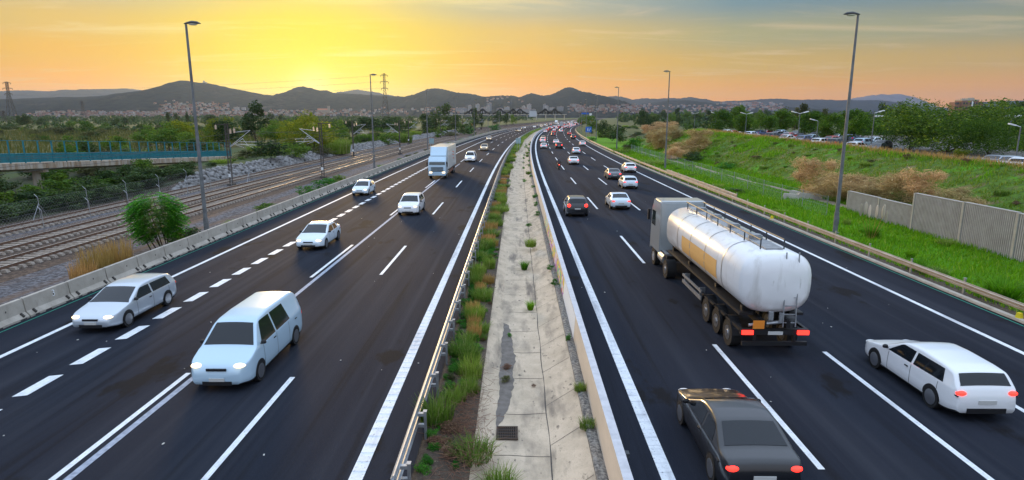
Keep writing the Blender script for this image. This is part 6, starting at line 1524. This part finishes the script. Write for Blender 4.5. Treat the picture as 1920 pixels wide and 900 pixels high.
def power_lines():
    m = MB(); A = T1; 
    for dz in (-1.5, -7.5, -13.5):
        for s in (-1, 1):
            B = Vector((-900, 900, A.z + dz)); a = Vector((A.x + s * 3, A.y, A.z + dz)); prev = a
            for i in range(1, 25):
                t = i / 24; q = a.lerp(B, t); q.z -= 60 * t * (1 - t) * .5; m.rod(prev, q, .035, n=3, cap=False); prev = q
    prop(m.build('power_line', mast_m), 'thin power lines running left from the tall pylon', 'power line')
power_lines()

# ------------------------------------------------------------------ buildings
def tower_block():
    c = on_plane(1810, 212, 430); t = on_plane(1810, 189, 430); z0 = 0.; H_ = t.z; w = 15.5
    r = empty('apartment_block', (c.x, c.y, z0), -.25, 'brown brick apartment block on the right skyline', 'apartment block')
    m = MB(); m.box((0, 0, H_ / 2), (w * .62, 11, H_)); m.box((-w * .42, 1, H_ * .48), (w * .22, 10, H_ * .95)); m.box((w * .42, 1, H_ * .485), (w * .22, 10, H_ * .96)); m.build('wall', brick_m, r)
    m = MB(); m.box((0, 0, H_ + .35), (w * .64, 11.4, .7)); m.box((1.5, 0, H_ + 1.2), (4, 4, 1.4)); m.box((-2.8, 0, H_ + 1.), (2, 3, 1.0)); m.build('roof', concrete, r)
    for f in range(6):
        z = H_ - 1.8 - f * 2.8
        for x in (-.52, -.44, -.24, -.14, .02, .14, .24, .40, .50):
            out = abs(x) > .31; m = MB(); m.box((x * w * .98, (-4.0 if out else -5.5) - .02, z), (.95, .1, 1.3)); m.build('window', window_m, r)
    m = MB(); m.box((.08 * w, -5.55, H_ * .5), (.9, .14, H_ * .96)); m.build('stair_panel', white_p, r)
tower_block()

# ------------------------------------------------------------------ hills
RIDGES = []
def vnoise(x, y, seed=0):
    """smooth value noise"""
    def g(i, j): s = math.sin(i * 127.1 + j * 311.7 + seed * 74.7) * 43758.5453; return s - math.floor(s)
    i, j = math.floor(x), math.floor(y); fx, fy = x - i, y - j; fx = fx * fx * (3 - 2 * fx); fy = fy * fy * (3 - 2 * fy)
    return (g(i, j) * (1 - fx) + g(i + 1, j) * fx) * (1 - fy) + (g(i, j + 1) * (1 - fx) + g(i + 1, j + 1) * fx) * fy
def fb(x, y, seed=0): return vnoise(x, y, seed) * .5 + vnoise(x * 2.1, y * 2.1, seed + 1) * .28 + vnoise(x * 4.3, y * 4.3, seed + 2) * .15 + vnoise(x * 9, y * 9, seed + 3) * .07
def ridge(name, pts, dist, front, back, mat, seed, tree_amp=5., spur=.5, step=1.3, soft=True):
    px = np.array([p[0] for p in pts], float); py = np.array([p[1] for p in pts], float); u = np.arange(px[0], px[-1] + .1, step); v = np.interp(u, px, py)
    k = np.array([1, 2, 3, 2, 1], float); k /= k.sum(); v = np.convolve(np.pad(v, 2, mode='edge'), k, 'valid') if soft else v
    ts = list(np.linspace(-1, 0, 19)) + list(np.linspace(.15, 1, 6)); V = []; cr = []
    for a, b in zip(u, v):
        q = on_plane(a, b, dist); cr.append((q.x, max(1., q.z)))
    cx = np.array([c[0] for c in cr]); cz = np.array([c[1] for c in cr])
    S = 260 * dist / 3500
    def hz(x, t):
        z = float(np.interp(x, cx, cz)); f = math.cos(t * math.pi / 2) ** (1.25 if t < 0 else 1.0)
        n = fb(x / S, t * front / S * .6 if t < 0 else t * back / S, seed) - .5
        m_ = (1 - abs(t)) ** .6 * min(1, abs(t) * 4)
        return z * (f + spur * n * 2 * m_ * .6)
    for t in ts:
        y = dist + (t * front if t < 0 else t * back)
        for x in cx:
            z = hz(x, t)
            if abs(t) < .99: z += (fb(x / (9 * dist / 3500), y / (14 * dist / 3500), seed + 9) - .5) * tree_amp * dist / 3500 * 2
            V.append((x, y, z if abs(t) < .99 else -3))
    n = len(cx); F = [(j * n + i, j * n + i + 1, (j + 1) * n + i + 1, (j + 1) * n + i) for j in range(len(ts) - 1) for i in range(n - 1)]
    o = link(name, np_mesh(name, V, F, mat, smooth=True)); prop(o, kind='structure')
    RIDGES.append((dist, front, back, cx[0], cx[-1], hz))
L0 = [(-420, 188), (-250, 180), (-120, 184), (-40, 178), (0, 177.5), (35, 172), (80, 171), (95, 172), (135, 173), (165, 168), (192, 173), (212, 167.5), (230, 166), (250, 167.5), (278, 173), (325, 175), (420, 186), (560, 182), (635, 176), (660, 173), (680, 171.5), (700, 173.5), (720, 178), (742, 181), (790, 190), (880, 182), (940, 195)]
L1 = [(-460, 200), (-300, 188), (-150, 195), (-60, 191), (0, 191), (25, 187), (75, 186), (125, 184), (175, 183), (225, 180), (275, 174.5), (320, 172), (340, 166), (350, 164), (365, 160.5), (378, 158.5), (385, 156), (392, 158), (410, 162), (430, 166), (450, 170), (480, 175.5), (505, 181), (530, 188), (560, 197), (600, 206), (660, 213)]
LM = [(400, 204), (455, 190), (495, 178), (530, 181), (545, 180), (562, 179), (580, 172), (590, 169.8), (598, 169), (610, 173), (630, 177.5), (655, 180), (692, 178), (717, 179), (742, 181), (770, 182.5), (787, 178.5), (800, 171), (815, 166.5), (822, 166.5), (835, 170), (855, 175), (890, 179), (910, 182.5), (930, 180), (945, 179), (960, 179.5), (975, 182.5), (985, 178), (995, 174.5), (1005, 177), (1015, 179.5), (1030, 178), (1040, 175), (1047, 171), (1055, 167), (1061, 163.8), (1069, 163.6), (1075, 166), (1090, 172), (1110, 180), (1130, 187), (1155, 196.5), (1174, 203), (1190, 208), (1230, 214)]
R0 = [(980, 205), (1060, 192), (1125, 184), (1145, 182), (1158, 182.5), (1168, 185.5), (1185, 187.5), (1200, 184.5), (1235, 185.5), (1250, 184), (1270, 185.5), (1286, 183), (1298, 188), (1315, 191), (1340, 192), (1360, 191), (1390, 190), (1415, 188), (1432, 187.5), (1457, 189), (1490, 187.8), (1523, 189.5), (1548, 190), (1573, 191), (1607, 194), (1623, 195), (1640, 198.7), (1660, 205), (1700, 209), (1760, 206), (1830, 203), (1850, 196), (1872, 190), (1890, 196), (1950, 204), (2100, 198), (2300, 205)]
R1 = [(1120, 212), (1174, 205), (1190, 199), (1210, 195.5), (1232, 192), (1255, 189), (1272, 190), (1310, 194), (1350, 199), (1370, 197), (1385, 195.5), (1410, 199), (1435, 198), (1460, 201), (1520, 207), (1600, 210), (1700, 212), (2000, 212)]
MS = [(1540, 200), (1575, 192), (1600, 186), (1612, 183.5), (1620, 181), (1628, 181.5), (1635, 179), (1643, 179.5), (1652, 177.3), (1660, 178.6), (1665, 179.5), (1671, 178.8), (1677, 177.3), (1682, 178.5), (1687, 181.5), (1697, 184.5), (1702, 190), (1712, 195), (1727, 199), (1740, 201), (1800, 204), (1900, 206)]
ridge('distant_hills', L0, 7500, 2200, 1500, hill_m, 1); ridge('massif', MS, 9300, 1200, 1000, rock_hill_m, 2, 6., .25, .7, False); ridge('distant_hills', R0, 7800, 2300, 1500, hill_m, 3)
ridge('hills', L1, 3500, 1150, 900, hill_m, 4); ridge('hills', LM, 4000, 1400, 1000, hill_m, 5); ridge('hills', R1, 5200, 1500, 900, hill_m, 6)
def hill_at(px, py, near=1700):
    d = ray(px, py); o = Vector((0, 0, CAM_H)); y = near
    while y < 9500:
        p = o + d * (y / d.y); z = 0.
        for dist, fr, bk, x0, x1, hz in RIDGES:
            t = (y - dist) / (fr if y < dist else bk)
            if -1 < t < 1 and x0 < p.x < x1: z = max(z, hz(p.x, t))
        if p.z <= z: p.z = z; return p
        y += 25
    return None
def chapel():
    q = on_plane(385.5, 157, 3500); r = empty('hilltop_chapel', (q.x, q.y - 8, q.z - 5), 0, 'small chapel on top of the left hill', 'chapel'); m = MB(); m.box((0, 0, 7), (18, 14, 14)); m.build('nave', concrete, r); m = MB(); m.box((-4, 0, 10), (7, 7, 22)); m.build('bell_tower', concrete, r)
chapel()

# ------------------------------------------------------------------ towns below the hills
WALLS = {'white': M('town_white', (.37, .35, .33), .9), 'cream': M('town_cream', (.30, .25, .19), .9), 'salmon': M('town_salmon', (.27, .155, .115), .9), 'brick': M('town_brick', (.24, .12, .085), .9), 'grey': M('town_grey', (.26, .26, .26), .9)}
roof_m = M('terracotta_roof', (.36, .14, .08), .9)
BM = {}
def town_mesh(kind):
    if kind in BM: return BM[kind]
    m = MB()
    if kind == 'house':
        m.box((0, 0, 3.5), (11, 9, 7), 0); m.add([(-5.9, -4.9, 6.9), (5.9, -4.9, 6.9), (5.9, 4.9, 6.9), (-5.9, 4.9, 6.9), (-5.9, 0, 9.4), (5.9, 0, 9.4)], [(0, 1, 5, 4), (2, 3, 4, 5), (0, 4, 3), (1, 2, 5)], 1)
        for x in (-3.4, 0, 3.4):
            for z in (2., 5.): m.box((x, -4.52, z), (1.3, .1, 1.5), 2)
    elif kind == 'block':
        m.box((0, 0, 9), (26, 12, 18), 0); m.box((0, 0, 18.2), (26.6, 12.6, .6), 1); m.box((4, 0, 19.5), (5, 5, 2), 0)
        for f in range(6):
            for k in range(8): m.box((-11 + k * 3.15, -6.02, 1.8 + f * 2.9), (1.7, .12, 1.6), 2)
    else:
        m.box((0, 0, 17), (16, 14, 34), 0); m.box((0, 0, 34.4), (16.5, 14.5, .8), 1); m.box((2, 0, 36), (5, 5, 3), 0)
        for f in range(11):
            for k in range(5): m.box((-6 + k * 3., -7.02, 1.8 + f * 2.95), (1.6, .12, 1.5), 2)
    BM[kind] = m.mesh('town_' + kind, [WALLS['white'], roof_m, window_m]); return BM[kind]
rng = random.Random(77)
def town(n, pxr, pyr, kinds, cols, where, grp, scale=(1., 1.5), hole=None):
    k = 0; tries = 0
    while k < n and tries < n * 6:
        tries += 1
        px = rng.uniform(*pxr); py = rng.uniform(*pyr); p = hill_at(px, py)
        if p is None or p.y > 7000: continue
        kd = rng.choice(kinds); cn = rng.choice(cols); o = link({'house': 'town_house', 'block': 'town_apartment_block', 'tower': 'town_tower_block'}[kd], town_mesh(kd), None, (p.x, p.y, p.z - 1.5)); s = rng.uniform(*scale) * .55 * p.y / 2600; s = min(s, 1.9)
        o.scale = (s, s, s); o.rotation_euler = (0, 0, rng.uniform(-.5, .5)); set_mat(o, 0, WALLS[cn])
        prop(o, f"tiny {cn} {dict(house='house', block='apartment block', tower='tower block')[kd]} {where}", 'building', grp); k += 1
town(34, (150, 300), (213, 221), ('house', 'block', 'block'), ('salmon', 'brick', 'cream', 'white'), 'in the far town left of the nearest lamp', 'buildings of the left town'); town(22, (0, 150), (214, 221), ('house', 'block', 'house'), ('white', 'grey', 'salmon', 'cream'), 'in the far town near the left pylon', 'buildings of the left town')
town(34, (300, 480), (206, 220), ('house', 'house', 'block'), ('salmon', 'white', 'cream', 'brick'), 'on the lower slope of the chapel hill', 'buildings under the chapel hill'); town(20, (290, 420), (190, 206), ('house',), ('white', 'cream'), 'climbing the flank of the chapel hill', 'buildings under the chapel hill')
town(26, (490, 680), (207, 218), ('house', 'house', 'block'), ('cream', 'salmon'), 'in the hazy village around the church tower below the sun', 'buildings of the hazy village', (.8, 1.2)); town(18, (700, 860), (203, 215), ('house',), ('white', 'cream'), 'on the slope behind the tall pylon', 'buildings behind the tall pylon'); town(26, (855, 1060), (207, 213), ('block', 'block', 'tower'), ('white', 'grey'), 'in the pale town behind the truss bridge', 'buildings behind the truss bridge', (1.3, 1.9))
town(12, (900, 980), (183, 194), ('house',), ('white', 'cream'), 'high on the hill above the truss bridge', 'houses on the middle hill'); town(42, (1070, 1190), (199, 212), ('block', 'house', 'block'), ('salmon', 'white', 'cream', 'brick'), 'at the foot of the pointed hill', 'buildings under the pointed hill'); town(26, (1190, 1350), (196, 210), ('house',), ('white', 'salmon', 'cream'), 'scattered on the low right hills', 'houses on the right hills'); town(34, (1350, 1460), (194, 207), ('house', 'house', 'block'), ('salmon', 'white', 'cream'), 'in the hillside town on the right', 'buildings of the right hillside town')
def town_mass():
    """the rest of the far towns: thousands of houses, one mass"""
    g = random.Random(99); m = MB(); cols = list(WALLS)
    for n, x, y in ((520, (60, 480), (211, 222)), (160, (300, 430), (196, 212)), (170, (480, 700), (208, 219)), (60, (700, 860), (204, 216)), (150, (1065, 1200), (199, 213)), (120, (1340, 1470), (194, 208)), (70, (1190, 1350), (198, 212))):
        for _ in range(n):
            p = hill_at(g.uniform(*x), g.uniform(*y))
            if p is None or p.y > 7000: continue
            k = p.y / 3000; w, d, t = g.uniform(6, 13) * k, 9 * k, g.choice((5, 6, 7, 10)) * k * g.uniform(.8, 1.2); c = g.randrange(5); rz = g.uniform(-.5, .5)
            m.box((p.x, p.y, p.z + t / 2 - 1), (w, d, t), c, rz); m.box((p.x, p.y, p.z + t - .6), (w * 1.05, d * 1.05, .9 * k), 5 if g.random() < .6 else c, rz)
    prop(m.build('distant_town', [WALLS[c] for c in cols] + [roof_m]), 'countless small houses of the far towns under the hills', 'town', kind='stuff')
town_mass()
def church():
    p = hill_at(615, 213) ; r = empty('church', (p.x, p.y, p.z - 2), .2, 'hazy church with square bell tower below the sun', 'church'); s = p.y / FPX
    m = MB(); m.box((-22, 0, 9), (44, 18, 18)); m.build('nave', WALLS['cream'], r); m = MB(); m.box((4, 0, 18), (11, 11, 14 * s)); m.box((4, 0, 18 + 7 * s), (12.5, 12.5, 1.2)); m.build('bell_tower', WALLS['cream'], r); m = MB(); m.add([(-44, -10, 18), (0, -10, 18), (0, 10, 18), (-44, 10, 18), (-44, 0, 24), (0, 0, 24)], [(0, 1, 5, 4), (2, 3, 4, 5), (0, 4, 3), (1, 2, 5)]); m.build('roof', roof_m, r)
church()
def truss_bridge():
    Y = 1250; A = on_plane(828, 214.5, Y); B = on_plane(1062, 214.5, Y); z = 11.5
    r = empty('truss_bridge', (A.x, Y, 0), 0, 'long bridge with dark peaked trusses crossing beyond the motorway bend', 'bridge'); L = B.x - A.x
    m = MB(); m.box((L / 2, 0, z), (L, 9, 1.6)); m.build('deck', concrete, r)
    tm = M('dark_truss', (.012, .013, .015), .8, spec=.1)
    for c in (885, 905, 912, 938, 945, 962, 968, 975, 1022, 1034, 1040):
        if c in (912, 945, 968, 1034): continue
        x = on_plane(c, 214, Y).x - A.x; m = MB()
        for sy in (-4, 4):
            pts = [(x - 15, sy, z + .8), (x - 5, sy, z + 6), (x, sy, z + 11), (x + 5, sy, z + 6), (x + 15, sy, z + .8)]
            for a, b in zip(pts, pts[1:]): m.rod(a, b, 1.7, n=6)
            for q in (-5, 0, 5): m.rod((x + q, sy, z + .8), (x + q, sy, z + (9 if q == 0 else 6)), 1.0, n=5)
        m.build('truss', tm, r)
    for x in np.linspace(4, L - 4, 14):
        m = MB(); m.box((x, 0, z / 2 - .4), (1.8, 6, z - .8)); m.build('pier', concrete, r)
truss_bridge()

# ------------------------------------------------------------------ air
def haze():
    m = bpy.data.materials.new('haze_air'); m.use_nodes = True; nt = m.node_tree; N = nt.nodes; N.clear(); o = N.new('ShaderNodeOutputMaterial'); v = N.new('ShaderNodeVolumePrincipled')
    v.inputs['Color'].default_value = (.48, .63, .94, 1); v.inputs['Density'].default_value = 4.8e-5; v.inputs['Anisotropy'].default_value = .6; nt.links.new(v.outputs[0], o.inputs['Volume'])
    m.cycles.volume_sampling = 'DISTANCE' if hasattr(m.cycles, 'volume_sampling') else None
    b = MB(); b.box((0, 5200, 193.5), (20000, 11000, 393)); h_ = b.build('haze', m); prop(h_, kind='stuff')
HAZE = True
if HAZE: haze()
